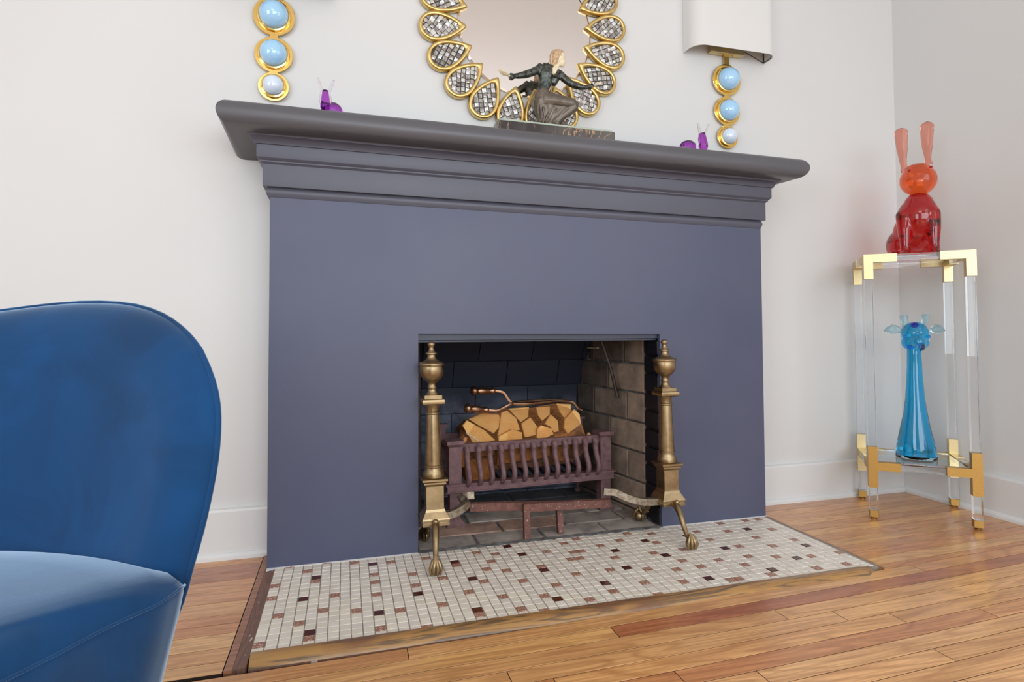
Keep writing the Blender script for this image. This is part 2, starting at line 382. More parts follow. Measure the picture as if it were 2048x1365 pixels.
def window(name, axis, c, a0, a1, z0, z1, n):
    g = G(); q = []
    def bar(u0, u1, w0, w1):
        if axis == 'x': g.box(c - 0.03, c + 0.03, u0, u1, w0, w1)
        else: g.box(u0, u1, c - 0.03, c + 0.03, w0, w1)
    bar(a0, a1, z0, z0 + 0.05); bar(a0, a1, z1 - 0.05, z1); bar(a0, a1, (z0 + z1) / 2 - 0.02, (z0 + z1) / 2 + 0.02)
    for k in range(n + 1):
        u = a0 + (a1 - a0 - 0.05) * k / n; bar(u, u + 0.05, z0 + 0.05, z1 - 0.05)
    struct(g.obj(name, 'trim_paint'))
window('window_1', 'x', XR + 0.05, -3.5, -2.0, 0.55, 2.3, 2)
window('window_2', 'x', XL - 0.05, -3.4, -1.8, 0.55, 2.3, 2)
window('window_3', 'y', YF - 0.05, -1.2, 1.6, 0.5, 2.4, 4)

# baseboards with a shoe bead
def bb_profile(): return [(0, 0), (0.033, 0), (0.032, 0.010), (0.026, 0.018), (0.020, 0.020), (0.020, 0.142), (0.017, 0.149), (0.008, 0.150), (0, 0.150)]
def baseboard(name, p0, p1, nrm):
    g = G(); r = []
    for p in (p0, p1): r.append([(p[0] + nrm[0] * t, p[1] + nrm[1] * t, FZ + z) for t, z in bb_profile()])
    g.loft(r); struct(g.obj(name, 'trim_paint'))
baseboard('baseboard_back_left', (XL, YW), (-0.0, YW), (0, -1))
baseboard('baseboard_back_right', (W, YW), (XR, YW), (0, -1))
baseboard('baseboard_right', (XR, YW), (XR, YF), (-1, 0))

# floor boards
fl = G().box(XL, XR, YF, YW + 0.1, -0.06, FZ - 0.018).obj('floor', 'joint_dark'); struct(fl)
def dark_sides(o):
    o.data.materials.append(MATS['joint_dark'])
    for p in o.data.polygons:
        if abs(p.normal.z) < 0.3: p.material_index = 1
    return o
PAL = [(0.80, 0.42, 0.165), (0.84, 0.46, 0.19), (0.76, 0.375, 0.145), (0.86, 0.48, 0.205), (0.74, 0.355, 0.14), (0.81, 0.43, 0.17), (0.70, 0.31, 0.125)]
def ycurve(x): return 0.025 * (x - 0.82) + 0.0102 * (x - 0.82) ** 2
def plank(x0, x1, ya, yb, col, curve=True, gap=0.0009, name='floor_board'):
    g = G(); n = max(1, int((x1 - x0) / 0.25)); top = []; rings = []
    for i in range(n + 1):
        x = x0 + gap + (x1 - x0 - 2 * gap) * i / n; d = ycurve(x) if curve else 0
        y0, y1 = ya + d + gap, yb + d - gap; c = 0.0005
        rings.append([(x, y0, FZ - 0.018), (x, y0, FZ - c), (x, y0 + c, FZ), (x, y1 - c, FZ), (x, y1, FZ - c), (x, y1, FZ - 0.018)])
    g.loft(rings)
    o = dark_sides(g.obj(name, 'floor_wood', fl)); o.color = (*col, 1); return o
RED = (0.52, 0.19, 0.085)
rr = random.Random(3)
def pick(x=None):
    c = rr.choice(PAL); k = rr.uniform(0.93, 1.07); return tuple(min(1, q * k) for q in c)
# rows in front of the hearth; joints of each row are where the boards end
rows = {0: [0.35, 1.82], 1: [0.818], 2: [-0.25, 1.244], 3: [0.327, 0.537, 1.376], 4: [0.62, 1.50], 5: [0.0, 0.865, 1.735], 6: [1.026], 7: [0.3, 1.45], 8: [0.7]}
for k in range(0, 12):
    yb = -0.5785 - 0.0508 * (k - 1); ya = yb - 0.0508
    js = rows.get(k, [0.2 + 0.37 * (k % 3), 1.4])
    xs = [XL] + js + [XR + 0.06]
    if k == 0: yb = -0.5305 + 0.0
    for i in range(len(xs) - 1):
        x0, x1 = xs[i], xs[i + 1]; col = pick()
        if k == 1: col = RED if i == 1 else (0.84, 0.47, 0.18)
        if k == 0 and i == 0: col = (0.76, 0.38, 0.14)
        plank(x0, x1, ya, yb, col)
# rest of the room behind the camera: one joined piece
g = G(); y = -0.5785 - 0.0508 * 11 - 0.01; k = 0
while y > YF:
    x = XL
    while x < XR:
        x1 = min(XR, x + 0.6 + 0.5 * ((k * 37) % 10) / 10)
        g.box(x + 0.001, x1 - 0.001, y - 0.0498, y - 0.0, FZ - 0.018, FZ - 0.0002); x = x1; k += 1
    y -= 0.0508
# left edge follows the curve, so tuck the joined field a little lower
o = g.obj('floor_board_field', 'floor_wood', fl); o['kind'] = 'stuff'; o.color = (0.66, 0.37, 0.165, 1); o.location = (0, -0.02, -0.0006)
# left of the hearth
ys = [0.118, 0.072, 0.016, -0.0423, -0.1078, -0.1846, -0.2597, -0.308, -0.3576, -0.4253, -0.4843, -0.5310]
LC = [(0.72, 0.34, 0.13), (0.50, 0.21, 0.11), (0.50, 0.21, 0.11), (0.76, 0.38, 0.18), (0.73, 0.36, 0.17), (0.78, 0.42, 0.19), (0.70, 0.32, 0.14), (0.71, 0.33, 0.14), (0.82, 0.47, 0.20), (0.78, 0.41, 0.16), (0.82, 0.46, 0.19)]
for i in range(len(ys) - 1):
    plank(XL, -0.0225, ys[i + 1], ys[i], LC[i], curve=False)
# right of the hearth
yr = [0.118, 0.062, 0.012, -0.040, -0.090, -0.142, -0.192, -0.243, -0.294, -0.345, -0.397, -0.448, -0.499]
def yrow(i, x):
    if i == 0: return 0.118
    if i == 12: return -0.5305 + ycurve(x)
    k = min(1.0, i / 3.0); return yr[i] - 0.02 * k + 0.032 * (x - 1.736) * k
for i in range(len(yr) - 1):
    x0 = W + 0.002 if i < 2 else 1.736
    g = G(); rings = []
    for x in (x0, 1.9, 2.1, 2.3, 2.6):
        c = 0.0005; y0 = yrow(i + 1, x) + 0.0009; y1 = yrow(i, x) - 0.0009
        rings.append([(x, y0, FZ - 0.018), (x, y0, FZ - c), (x, y0 + c, FZ), (x, y1 - c, FZ), (x, y1, FZ - c), (x, y1, FZ - 0.018)])
    g.loft(rings); o = dark_sides(g.obj('floor_board', 'floor_wood', fl)); o.color = (*(pick() if i % 4 else (0.68, 0.32, 0.13)), 1)

# ------------------------------------------------------------------ hearth
hearth = thing('tiled_hearth', 'hearth of small cream, pink and maroon mosaic tiles with wooden nosing on the floor', 'hearth', (0.86, -0.24, -0.02))
HM = Matrix.Translation((-0.86, 0.24, 0.02))
def HG(): q = G(); q.m = HM.copy(); return q
HG().box(0.0222, 1.7175, -0.482, 0.02, -0.024, -0.0018).obj('grout_bed', 'grout', hearth)
DARK = {(3, 8), (4, 3), (4, 15), (10, 1), (10, 13), (14, 10), (19, 3), (19, 15), (20, 8), (26, 0), (27, 3), (27, 15), (28, 8), (33, 13), (38, 5), (37, 10), (43, 8), (43, 3), (44, 15), (49, 3), (51, 8), (52, 15), (57, 13), (58, 3), (61, 10)}
PINK = {(0, 4), (0, 7), (0, 16), (1, -1), (1, 11), (3, 1), (3, 13), (4, 4), (4, 16), (5, -1), (5, 11), (6, 8), (8, 0), (8, 12), (10, 4), (10, 6), (10, 9), (10, 16), (12, 1), (12, 13), (14, 5), (14, 8), (14, 17), (16, 1), (16, 13), (17, 7), (19, -1), (19, 4), (19, 11), (19, 16), (21, 9), (22, 1), (22, 6), (22, 13), (23, 4), (23, 16), (24, 2), (24, 7), (25, 10), (25, 17), (26, 14), (27, -1), (28, 7), (28, 12), (30, 3), (30, 16), (31, 10), (32, 6), (33, 1), (33, 4), (33, 6), (33, 15), (34, 4), (35, 0), (35, 10), (37, 3), (37, 7), (37, 14), (37, 17), (39, 11), (40, 2), (41, 15), (42, 0), (42, 7), (42, 12), (44, 4), (44, 10), (45, -1), (45, 1), (45, 12), (46, 7), (46, 16), (47, 16), (48, 11), (49, 4), (50, 13), (51, 2), (51, 5), (51, 16), (52, 11), (53, 8), (55, 3), (55, 12), (56, 0), (57, 6), (57, 9), (57, 16), (59, 13), (60, 0), (61, 4), (61, 8), (61, 16), (62, 0), (63, 13)}
TX, TY, TP = 0.0230, -0.0123, 0.02627
def tile_verts(g, cx, cy, hw, hd, dz):
    c = 0.0008; z0, z1 = -0.006, dz
    g.loft([[(cx - hw, cy - hd, z0), (cx + hw, cy - hd, z0), (cx + hw, cy + hd, z0), (cx - hw, cy + hd, z0)],
            [(cx - hw, cy - hd, z1 - c), (cx + hw, cy - hd, z1 - c), (cx + hw, cy + hd, z1 - c), (cx - hw, cy + hd, z1 - c)],
            [(cx - hw + c, cy - hd + c, z1), (cx + hw - c, cy - hd + c, z1), (cx + hw - c, cy + hd - c, z1), (cx - hw + c, cy + hd - c, z1)]])
cells = []
for r in range(-1, 18):
    for c in range(64):
        x = TX + (c + 0.5) * TP * 1.0 ; y = TY - (r + 0.5) * TP
        y0, y1 = y - TP / 2 + 0.0013, y + TP / 2 - 0.0013
        if r == -1 and (x < 0.437 or x > 1.29): y1 = min(y1, -0.0015)
        if y0 < -0.480: y0 = -0.480
        if y1 - y0 < 0.004: continue
        dd = Vector((x, y, 0)) - Vector(CC); zc = dd.dot(Vector(CF)); cells.append((0.69 * (TP ** 2) / zc ** 3, c, r, x, (y0 + y1) / 2, (y1 - y0) / 2))
cells.sort(reverse=True)
rt = random.Random(11)
proto = G(); tile_verts(proto, 0, 0, TP / 2 - 0.0011, TP / 2 - 0.0013, 0)
pme = {}
for mname in ('mosaic_tile', 'speckled_tile', 'maroon_tile'):
    o = proto.obj('tile', mname, hearth); pme[mname] = o.data; bpy.data.objects.remove(o)
field = HG(); fpink = HG(); fdark = HG(); n_ind = 0
special = DARK | PINK
# coloured tiles first among the individual ones so the pattern pieces are parts
order = [q for q in cells if (q[1], q[2]) in special] + [q for q in cells if (q[1], q[2]) not in special]
for q in order:
    _a, c, r, x, y, hd = q
    kind = 'maroon_tile' if (c, r) in DARK else 'speckled_tile' if (c, r) in PINK else 'mosaic_tile'
    jx, jy, jz = rt.uniform(-.0004, .0004), rt.uniform(-.0004, .0004), rt.uniform(-.0004, .0002)
    full = abs(hd - (TP / 2 - 0.0013)) < 1e-5
    if n_ind < 298 and (full or (c, r) in special):
        o = bpy.data.objects.new('tile', pme[kind]); COL.objects.link(o); o.parent = hearth
        o.location = (x + jx - 0.86, y + jy + 0.24, 0.02 + jz); n_ind += 1
        if not full: o.scale = (1, hd / (TP / 2 - 0.0013), 1)
        o.rotation_euler = (0, 0, rt.uniform(-.012, .012))
        b = rt.uniform(0.88, 1.05); o.color = (0.93 * b, 0.85 * b, 0.74 * b * rt.uniform(0.94, 1.02), 1)
        if kind != 'mosaic_tile': o['label'] = 'glossy maroon tile' if kind == 'maroon_tile' else 'speckled pink-brown tile'
    else:
        tile_verts(field, x + jx, y + jy, TP / 2 - 0.0011, hd, jz)
o = field.obj('tile_field', 'mosaic_tile_field', hearth); o['kind'] = 'stuff'
# nosing along the front, quarter round and worn
def nz(d): return 0.0
prof = [(-0.479, -0.018), (-0.479, 0.003), (-0.492, 0.0055), (-0.504, 0.0045), (-0.514, 0.0), (-0.521, -0.007), (-0.5245, -0.015), (-0.5245, -0.024)]
rings = []
for i in range(41):
    x = 0.026 + (1.690 - 0.026) * i / 40; wv = 0.0012 * noise.noise(Vector((x * 5, 0, 0)))
    e = max(0.0, (x - 1.66) / 0.03)
    rings.append([(x, y * (1 - 0.035 * e * e) + wv if y < -0.48 else y, z - 0.006 * e * e * (z > -0.01)) for y, z in prof])
g = HG(); g.loft(rings); g.obj('nosing', 'nosing_wood', hearth, True, 40)
g = HG(); g.box(0.026, 1.66, -0.5300, -0.5240, -0.024, -0.0115); g.obj('nosing_shadow_strip', 'worn_wood', hearth)['label'] = 'dark strip standing in for the shadow under the nosing'  # shadow line below the nosing, built as a dark strip
# left border: two boards
g = HG(); g.loft([[(-0.0205, y, -0.024), (-0.0205, y, -0.0042), (-0.0192, y, -0.0032), (-0.004 + 0.006 * (y > 0), y, -0.0032), (-0.004 + 0.006 * (y > 0), y, -0.024)] for y in (-0.531, -0.25, 0.0, 0.117)])
o = g.obj('border_board', 'trim_wood', hearth); o.color = (0.40, 0.17, 0.09, 1); o['label'] = 'red-brown border board left of the tiles'
g = HG(); g.loft([[(-0.0035, y, -0.024), (-0.0035, y, -0.0035), (0.0225, y, -0.0015), (0.0225, y, -0.024)] for y in (-0.531, -0.25, 0.0)])
o = g.obj('border_board', 'worn_wood', hearth); o['label'] = 'dark worn border board with paint specks'
g = HG(); g.loft([[(1.7185, y, -0.024), (1.7185, y, -0.0015), (1.7195, y, -0.0008), (1.7345, y, -0.0042), (1.7345, y, -0.024)] for y in (-0.502, -0.25, -0.002)])
o = g.obj('border_board', 'trim_wood', hearth); o.color = (0.62, 0.33, 0.15, 1)
# ragged white paint line where the tiles meet the surround
g = HG()
for x0, x1 in ((0.0, 0.437), (1.29, 1.721)):
    n = 60; top = []
    ring = []
    for i in range(n + 1):
        x = x0 + (x1 - x0) * i / n; dd = 0.004 + 0.0035 * noise.noise(Vector((x * 60, 3, 0))) + 0.002 * noise.noise(Vector((x * 200, 1, 0)))
        if x < 0.03: dd += 0.014 * (1 - x / 0.03)
        ring.append([(x, -0.001, 0.0008), (x, -0.001 - max(dd, 0.001), 0.0006), (x, -0.001 - max(dd, 0.001), -0.002), (x, -0.001, -0.002)])
    g.loft(ring)
g.obj('caulk_line', 'caulk', hearth)

# ------------------------------------------------------------------ fireplace
fp = thing('fireplace', 'slate-painted fireplace surround with wide moulded mantel shelf and brick firebox', 'fireplace', (0.86, 0.05, 0))
FM = Matrix.Translation((-0.86, -0.05, 0))
def FG(): q = G(); q.m = FM.copy(); return q
OX0, OX1, OZ = 0.4385, 1.2895, 0.677
g = FG()
TOPZ = 1.24
g.box(0, OX0, 0, YW, 0.0, OZ); g.box(OX1, W, 0, YW, 0.0, OZ); g.box(0, W, 0, YW, OZ, TOPZ)
# build as one clean front: six quads around the opening
g = FG()
X = [0, OX0, OX1, W]
def fz(x): return OZ + 0.0035 - 0.006 * (x - OX0) / (OX1 - OX0)
fv = [(0, 0, -0.002), (OX0, 0, -0.002), (OX1, 0, -0.002), (W, 0, -0.002), (0, 0, TOPZ), (OX0, 0, TOPZ), (OX1, 0, TOPZ), (W, 0, TOPZ), (OX0, 0, fz(OX0)), (OX1, 0, fz(OX1)),
      (0, YW, -0.002), (W, YW, -0.002), (0, YW, TOPZ), (W, YW, TOPZ), (OX0, 0.014, -0.002), (OX1, 0.014, -0.002), (OX0, 0.014, fz(OX0)), (OX1, 0.014, fz(OX1))]
g.add(fv, [(0, 1, 8, 5, 4), (2, 3, 7, 6, 9), (8, 9, 6, 5), (0, 4, 12, 10), (3, 11, 13, 7), (4, 5, 6, 7, 13, 12), (1, 14, 16, 8), (2, 9, 17, 15), (8, 16, 17, 9)])
g.obj('surround', 'slate_paint', fp, merge=False)
# side walls of the breast behind the front skin, lintel, dark jambs
g = FG(); g.box(OX0, OX1, 0.016, 0.030, 0.660, 0.72); g.box(OX0, OX1, 0.024, 0.10, 0.6535, 0.6585); g.obj('lintel_bar', 'slate_dark_paint', fp)
g = FG(); g.box(0.02, OX0 - 0.0005, 0.014, 0.116, 0, 0.72); g.box(OX1 + 0.006, W - 0.02, 0.014, 0.116, 0, 0.72); g.box(0.02, W - 0.02, 0.03, 0.145, 0.70, 1.2)
g.obj('masonry', 'black_paint', fp)
for xa, sgn in ((OX1, 1), (OX0, -1)):
    zs = [0.0, 0.065, 0.1313, 0.1994, 0.265, 0.3297, 0.3974, 0.4602, 0.5316, 0.5978, 0.655]
    for i in range(len(zs) - 1):
        x0, x1 = (xa - 0.002, xa + 0.03) if sgn > 0 else (xa - 0.03, xa + 0.002)
        g = FG(); g.cbox(x0, x1, 0.014, 0.113, zs[i] + 0.004, zs[i + 1] - 0.004, 0.003); g.obj('jamb_brick', 'black_paint', fp)

# mantel: lofted rectangular rings; small tilt as in the old house
def tilt(x): return -0.0125 * (x - 0.86)
def ring_rect(t, z, tw=0.0):
    x0, x1 = -0.004 - t, W - 0.004 + t; r = []
    for x, y in ((x0, YW), (x0, -t), (x1, -t), (x1, YW)):
        zz = z + tilt(x)
        if tw and y > 0: zz += tw * (-0.028 if x < 0.8 else 0.010)
        r.append((x, y, zz))
    return r
def mould(name, prof, mat='frieze_paint', smooth=True, tw=0.0):
    g = FG()
    rings = [ring_rect(t, z, tw if i == 0 else (tw if tw and i < len(prof) * 0.6 else 0)) for i, (t, z) in enumerate(prof)]
    g.loft(rings); return g.obj(name, mat, fp, smooth, 35)
mould('bed_moulding', [(0.002, 1.080), (0.004, 1.084), (0.006, 1.090), (0.0075, 1.096), (0.006, 1.102), (0.003, 1.106), (0.002, 1.112)])
mould('lower_fascia', [(0.0148, 1.109), (0.0152, 1.110), (0.0152, 1.178)])
mould('fillet_moulding', [(0.0165, 1.175), (0.0180, 1.177), (0.022, 1.180), (0.022, 1.184), (0.0255, 1.186), (0.0285, 1.1895), (0.0285, 1.192)])
mould('upper_fascia', [(0.0300, 1.190), (0.0306, 1.191), (0.0306, 1.232)])
mould('cove_moulding', [(0.0325, 1.2285), (0.036, 1.2290), (0.037, 1.232), (0.040, 1.240), (0.046, 1.246), (0.053, 1.249), (0.054, 1.2535), (0.055, 1.2545)], tw=0.5)
nose = [(0.082, 1.2535)]
for i in range(0, 13):
    a = -PI / 2 + PI * i / 12
    nose.append((0.087 + 0.0360 * math.cos(a), 1.2897 + 0.0362 * math.sin(a)))
nose.append((0.074, 1.3261))
g = FG(); rings = [ring_rect(t, z, 1.0 if i < 5 else 0.0) for i, (t, z) in enumerate(nose)]
g.loft(rings); g.obj('mantel_shelf', 'shelf_paint', fp, True, 40)
g = FG(); g.loft([ring_rect(0.070, 1.3255), ring_rect(0.071, 1.3295), ring_rect(0.068, 1.3315)]); g.obj('shelf_top_board', 'slate_dark_paint', fp)
def SHZ(x): return 1.3315 + tilt(x)

# firebox: mortar shell and bricks
A = Vector((1.2894, 0.1157)); dirR = Vector((-0.1665, 0.986)).normalized()     # right splayed wall
BY = 0.585
g = FG()
def back_y(z):
    if z < 0.36: return BY
    u = min(1.0, (z - 0.36) / 0.45); return BY - 0.03 * u - 0.24 * u * u
def xr(y): return A.x + dirR.x * (y - A.y) / dirR.y
def xl(y): return OX0 + (A.x - xr(y))
zs = [-0.01, 0.2, 0.36, 0.42, 0.48, 0.54, 0.60, 0.66, 0.72, 0.80]
e = 0.010
rings = []
for z in zs:
    yb = back_y(z) + e
    rings.append([(xl(0.116) - e, 0.116, z), (xl(yb) - e, yb, z), (xr(yb) + e, yb, z), (xr(0.116) + e, 0.116, z)])
g.loft(rings, caps=False, closed=False)
g.add([(0.3, 0.10, 0.80), (1.4, 0.10, 0.80), (1.4, 0.7, 0.80), (0.3, 0.7, 0.80)], [(0, 1, 2, 3)])
g.obj('firebox_mortar', 'fire_mortar', fp, merge=False)
g = FG(); rings = []
for z in zs:
    yb = back_y(z) + 0.0035
    rings.append([(xl(yb) - 0.003, yb, z), (xr(yb) + 0.003, yb, z)])
g.loft(rings, caps=False, closed=False); g.obj('back_mortar', 'soot', fp, merge=False)
def wall_brick(P0, d, s0, s1, z0, z1, col, depth=0.008, leans=False):
    n2 = Vector((-d.y, d.x))                         # outward is away from room interior handled by sign
    g = FG(); c = 0.004; m_ = 0.0006 if leans else 0.0035
    if leans: c = 0.0012
    s0 += m_; s1 -= m_; z0 += m_; z1 -= m_
    if s1 - s0 < 0.01: return
    def P(s, q, z):
        p = P0 + d * s + n2 * q
        yy = p.y + ((back_y(z) - BY) if leans else 0)
        return (p.x, yy, z)
    r1 = [P(s0, -depth, z0), P(s1, -depth, z0), P(s1, -depth, z1), P(s0, -depth, z1)]
    r2 = [P(s0, -0.001, z0), P(s1, -0.001, z0), P(s1, -0.001, z1), P(s0, -0.001, z1)]
    r3 = [P(s0 + c, 0.003, z0 + c), P(s1 - c, 0.003, z0 + c), P(s1 - c, 0.003, z1 - c), P(s0 + c, 0.003, z1 - c)]
    g.loft([r1, r2, r3]); o = g.obj('firebrick', 'sooty_brick' if leans else 'firebrick', fp); o.color = (*col, 1); return o
rb = random.Random(5)
zc = [-0.012, 0.008, 0.119, 0.230, 0.342, 0.4526, 0.563, 0.674, 0.785]
first = {0: 0.23, 1: 0.218, 2: 0.102, 3: 0.219, 4: 0.107, 5: 0.230, 6: 0.122, 7: 0.23}
for wall_i in (0, 1):
    for ci in range(len(zc) - 1):
        s = 0.0; nxt = first[ci]; zmid = (zc[ci] + zc[ci + 1]) / 2
        L = (back_y(zmid) - A.y) / dirR.y
        while s < L - 0.005:
            s1 = min(nxt, L)
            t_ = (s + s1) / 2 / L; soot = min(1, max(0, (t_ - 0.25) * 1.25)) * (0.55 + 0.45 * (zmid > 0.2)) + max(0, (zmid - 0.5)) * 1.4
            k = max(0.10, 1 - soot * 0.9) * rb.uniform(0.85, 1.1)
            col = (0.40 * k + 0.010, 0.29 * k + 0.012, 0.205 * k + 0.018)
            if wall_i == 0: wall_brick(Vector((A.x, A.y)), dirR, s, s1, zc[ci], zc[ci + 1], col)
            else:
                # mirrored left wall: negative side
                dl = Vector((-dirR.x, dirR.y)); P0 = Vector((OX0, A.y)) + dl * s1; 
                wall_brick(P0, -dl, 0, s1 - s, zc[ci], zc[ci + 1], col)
            s = s1; nxt = s + 0.228
for ci in range(len(zc) - 1):
    x = xl(BY) - 0.1 * (ci % 2); zmid = (zc[ci] + zc[ci + 1]) / 2
    while x < xr(back_y(zmid)):
        x1 = min(x + 0.229, xr(back_y(zmid)) + 0.002); x0 = max(x, xl(BY))
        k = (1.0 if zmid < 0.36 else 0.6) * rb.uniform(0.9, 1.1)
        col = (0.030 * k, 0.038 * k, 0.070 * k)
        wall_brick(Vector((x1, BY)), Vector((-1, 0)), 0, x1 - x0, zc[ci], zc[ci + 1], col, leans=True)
        x += 0.229
# ash-grey haze left on the back bricks
# firebox floor bricks
g = FG(); g.box(0.42, 1.31, 0.0, 0.62, -0.03, -0.006); g.obj('firebox_bed', 'fire_mortar', fp)
fr = [0.012, 0.120, 0.232, 0.344, 0.456, 0.585]
off = [0.409, 0.52, 0.42, 0.52, 0.42]
for i in range(5):
    x = off[i] - 0.23
    while x < 1.32:
        yc = (fr[i] + fr[i + 1]) / 2
        lo = max(x, xl(fr[i]) + 0.0) ; hi = min(x + 0.226, xr(fr[i + 1]) + 0.008 if i > 1 else 1.287)
        if i == 0: lo = max(x, 0.441)
        if hi - lo > 0.02:
            g = FG(); g.cbox(lo + 0.003, hi - 0.003, fr[i] + 0.003, fr[i + 1] - 0.003, -0.02, 0.0 + rb.uniform(-0.002, 0.0), 0.003)
            k = rb.uniform(0.7, 1.15); col = (0.46 * k, 0.40 * k, 0.35 * k)
            if i == 1 and 0.5 < x < 0.8: col = (0.56, 0.37, 0.28)
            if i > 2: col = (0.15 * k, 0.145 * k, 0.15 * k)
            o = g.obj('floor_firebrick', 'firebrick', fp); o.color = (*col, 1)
        x += 0.229
g = FG(); rings = []
for i in range(60):
    x = OX0 + (OX1 - OX0) * i / 59; dd = 0.003 * noise.noise(Vector((x * 40, 7, 0)))
    rings.append([(x, -0.012 + dd, -0.004), (x, -0.010 + dd, 0.0012), (x, 0.012, 0.0015), (x, 0.014, -0.004)])
g.loft(rings); g.obj('mortar_lip', 'fire_mortar', fp)
# damper rod hanging from the throat
g = FG(); g.tube([(1.172, 0.25, 0.665), (1.215, 0.245, 0.54), (1.2433, 0.245, 0.4253)], 0.0075, 8, up=(1, 0, 0)); g.obj('damper_rod', 'dark_iron', fp, True, 40)
g = FG(); g.tube([(1.155, 0.25, 0.620), (1.166, 0.25, 0.622)], 0.006, 10); g.tube([(1.128, 0.27, 0.622), (1.157, 0.255, 0.621)], 0.003, 8); g.obj('damper_pin', 'worn_brass', fp, True, 40)

# ------------------------------------------------------------------ andirons
def andiron(name, label, x, y, lean, inward, feet, bar_pts, iron_pts):
    t = thing(name, label, 'andiron', (x, y, 0.0), 0, 'andirons in the fireplace opening')
    def L(z): return lean * (0.65 - z)                 # the posts lean a touch
    def lathe(g, prof, sq=False):
        r2 = []
        for r, z in prof: r2.append((r, z))
        v0 = len(g.v); g.lathe(r2, 0, 0, 28, sq)
        for i in range(v0, len(g.v)):
            p = g.v[i]; g.v[i] = (p[0] + L(p[2]), p[1], p[2])
    k = 0.00066
    def R(hw): return hw * k
    def Z(b): return 0.6573 - (b - 62) * (0.6573 - 0.1016) / (1015 - 62)
    g = G(); lathe(g, [(0, Z(62)), (R(11), Z(63)), (R(17), Z(72)), (R(18), Z(78)), (R(14), Z(88)), (R(11), Z(93)), (R(12), Z(100)), (R(16), Z(113)), (R(24), Z(120)), (R(27), Z(124)), (R(27), Z(128)), (R(20), Z(132)), (R(20), Z(145)), (R(26), Z(156)), (R(38), Z(165)), (R(52), Z(171)), (R(60), Z(175)), (R(62), Z(182)), (R(60), Z(189)), (R(54), Z(191)), (R(56), Z(197)), (R(56), Z(222)), (R(52), Z(240)), (R(42), Z(258)), (R(28), Z(270)), (R(26), Z(274)), (R(19), Z(280)), (R(18), Z(295)), (R(22), Z(301)), (R(22), Z(305)), (R(19), Z(312)), (R(22), Z(328)), (R(34), Z(343)), (0, Z(344))])
    g.obj('urn_finial', 'aged_brass', t, True, 50)
    g = G(); lathe(g, [(R(40), Z(343)), (R(40), Z(361))], True); g.obj('square_block', 'aged_brass', t)
    g = G(); lathe(g, [(R(44), Z(361)), (R(50), Z(366)), (R(51), Z(376)), (R(50), Z(386)), (R(42), Z(392)), (R(36), Z(394))], True); g.obj('capital', 'aged_brass', t)
    g = G(); lathe(g, [(R(37), Z(393)), (R(32), Z(402)), (R(29), Z(412)), (R(29), Z(428)), (R(34), Z(434)), (R(34), Z(441)), (R(30), Z(446)), (R(31), Z(455)), (R(36), Z(600)), (R(39), Z(700)), (R(39), Z(708)), (R(44), Z(711)), (R(44), Z(718)), (R(40), Z(722)), (R(41), Z(735)), (R(46), Z(745)), (R(48), Z(752)), (R(48), Z(772)), (R(45), Z(776))])
    g.obj('column', 'aged_brass', t, True, 40)
    g = G(); lathe(g, [(R(58), Z(776)), (R(58), Z(786)), (R(50), Z(794)), (R(50), Z(802)), (R(42), Z(811)), (R(40), Z(815)), (R(40), Z(928)), (R(43), Z(933)), (R(46), Z(945)), (R(56), Z(965)), (R(61), Z(975)), (R(63), Z(982)), (R(63), Z(990)), (R(58), Z(993)), (R(62), Z(1000)), (R(62), Z(1012)), (R(56), Z(1016))], True)
    g.obj('plinth', 'aged_brass', t)
    for fx, fy in feet:
        sg = -1 if fy < 0 else 1
        top = Vector((L(0.1) + 0.0, sg * 0.022, 0.112)); foot = Vector((fx, fy, 0))
        d = Vector((fx - top.x, fy - top.y, 0))
        P = [top + Vector((0, 0, 0.0)), top + d * 0.28 + Vector((0, 0, -0.004)), top + d * 0.50 + Vector((0, 0, -0.026)), top + d * 0.66 + Vector((0, 0, -0.055)), top + d * 0.84 + Vector((0, 0, -0.078)), foot + Vector((0, 0, 0.026))]
        g = G(); sp_ = spline(P, 5); n = len(sp_)
        rad = [0.0125 - 0.0055 * min(1, i / n * 1.3) for i in range(n)]
        g.tube(sp_, rad, 12)
        kn = top + d * 0.30 + Vector((0, 0, 0.010)); g.ell(kn, (0.0085, 0.0085, 0.008), 10, 8)
        g.ell(top + d * 0.72 + Vector((0, 0, -0.066)) - d.normalized() * 0.010, (0.004, 0.004, 0.005), 8, 6)
        g.obj('leg', 'aged_brass', t, True, 60)
        # ball and claw
        g = G(); g.ell((fx, fy, 0.018), (0.0165, 0.0165, 0.018), 14, 10)
        dn = d.normalized(); ang = math.atan2(dn.y, dn.x)
        for a in (-0.9, -0.3, 0.3, 0.9, PI):
            c, s_ = math.cos(ang + a), math.sin(ang + a)
            g.tube([(fx + c * 0.003, fy + s_ * 0.003, 0.044), (fx + c * 0.013, fy + s_ * 0.013, 0.035), (fx + c * 0.0195, fy + s_ * 0.0195, 0.020), (fx + c * 0.0165, fy + s_ * 0.0165, 0.005)], [0.0065, 0.006, 0.0052, 0.003], 8)
        g.obj('claw_foot', 'aged_brass', t, True, 60)
    g = G(); g.tube(spline(bar_pts, 6), 0.0155, 4, (1.0, 0.9), up=(0, 0, 1)); g.obj('curved_arm', 'worn_brass', t, True, 30)
    g = G()
    a, b, c = iron_pts
    g.tube([a, b], 0.0185, 4, (1.0, 0.75), up=(0, 0, 1)); g.obj('iron_bar', 'rust_speckled', t)
    g = G(); g.tube([(b[0], b[1], b[2] + 0.012), c], [0.0135, 0.0145], 4, up=(0, 1, 0)); g.obj('bar_leg', 'rust_speckled', t)
    return t
ax, ay = 0.4735, -0.045
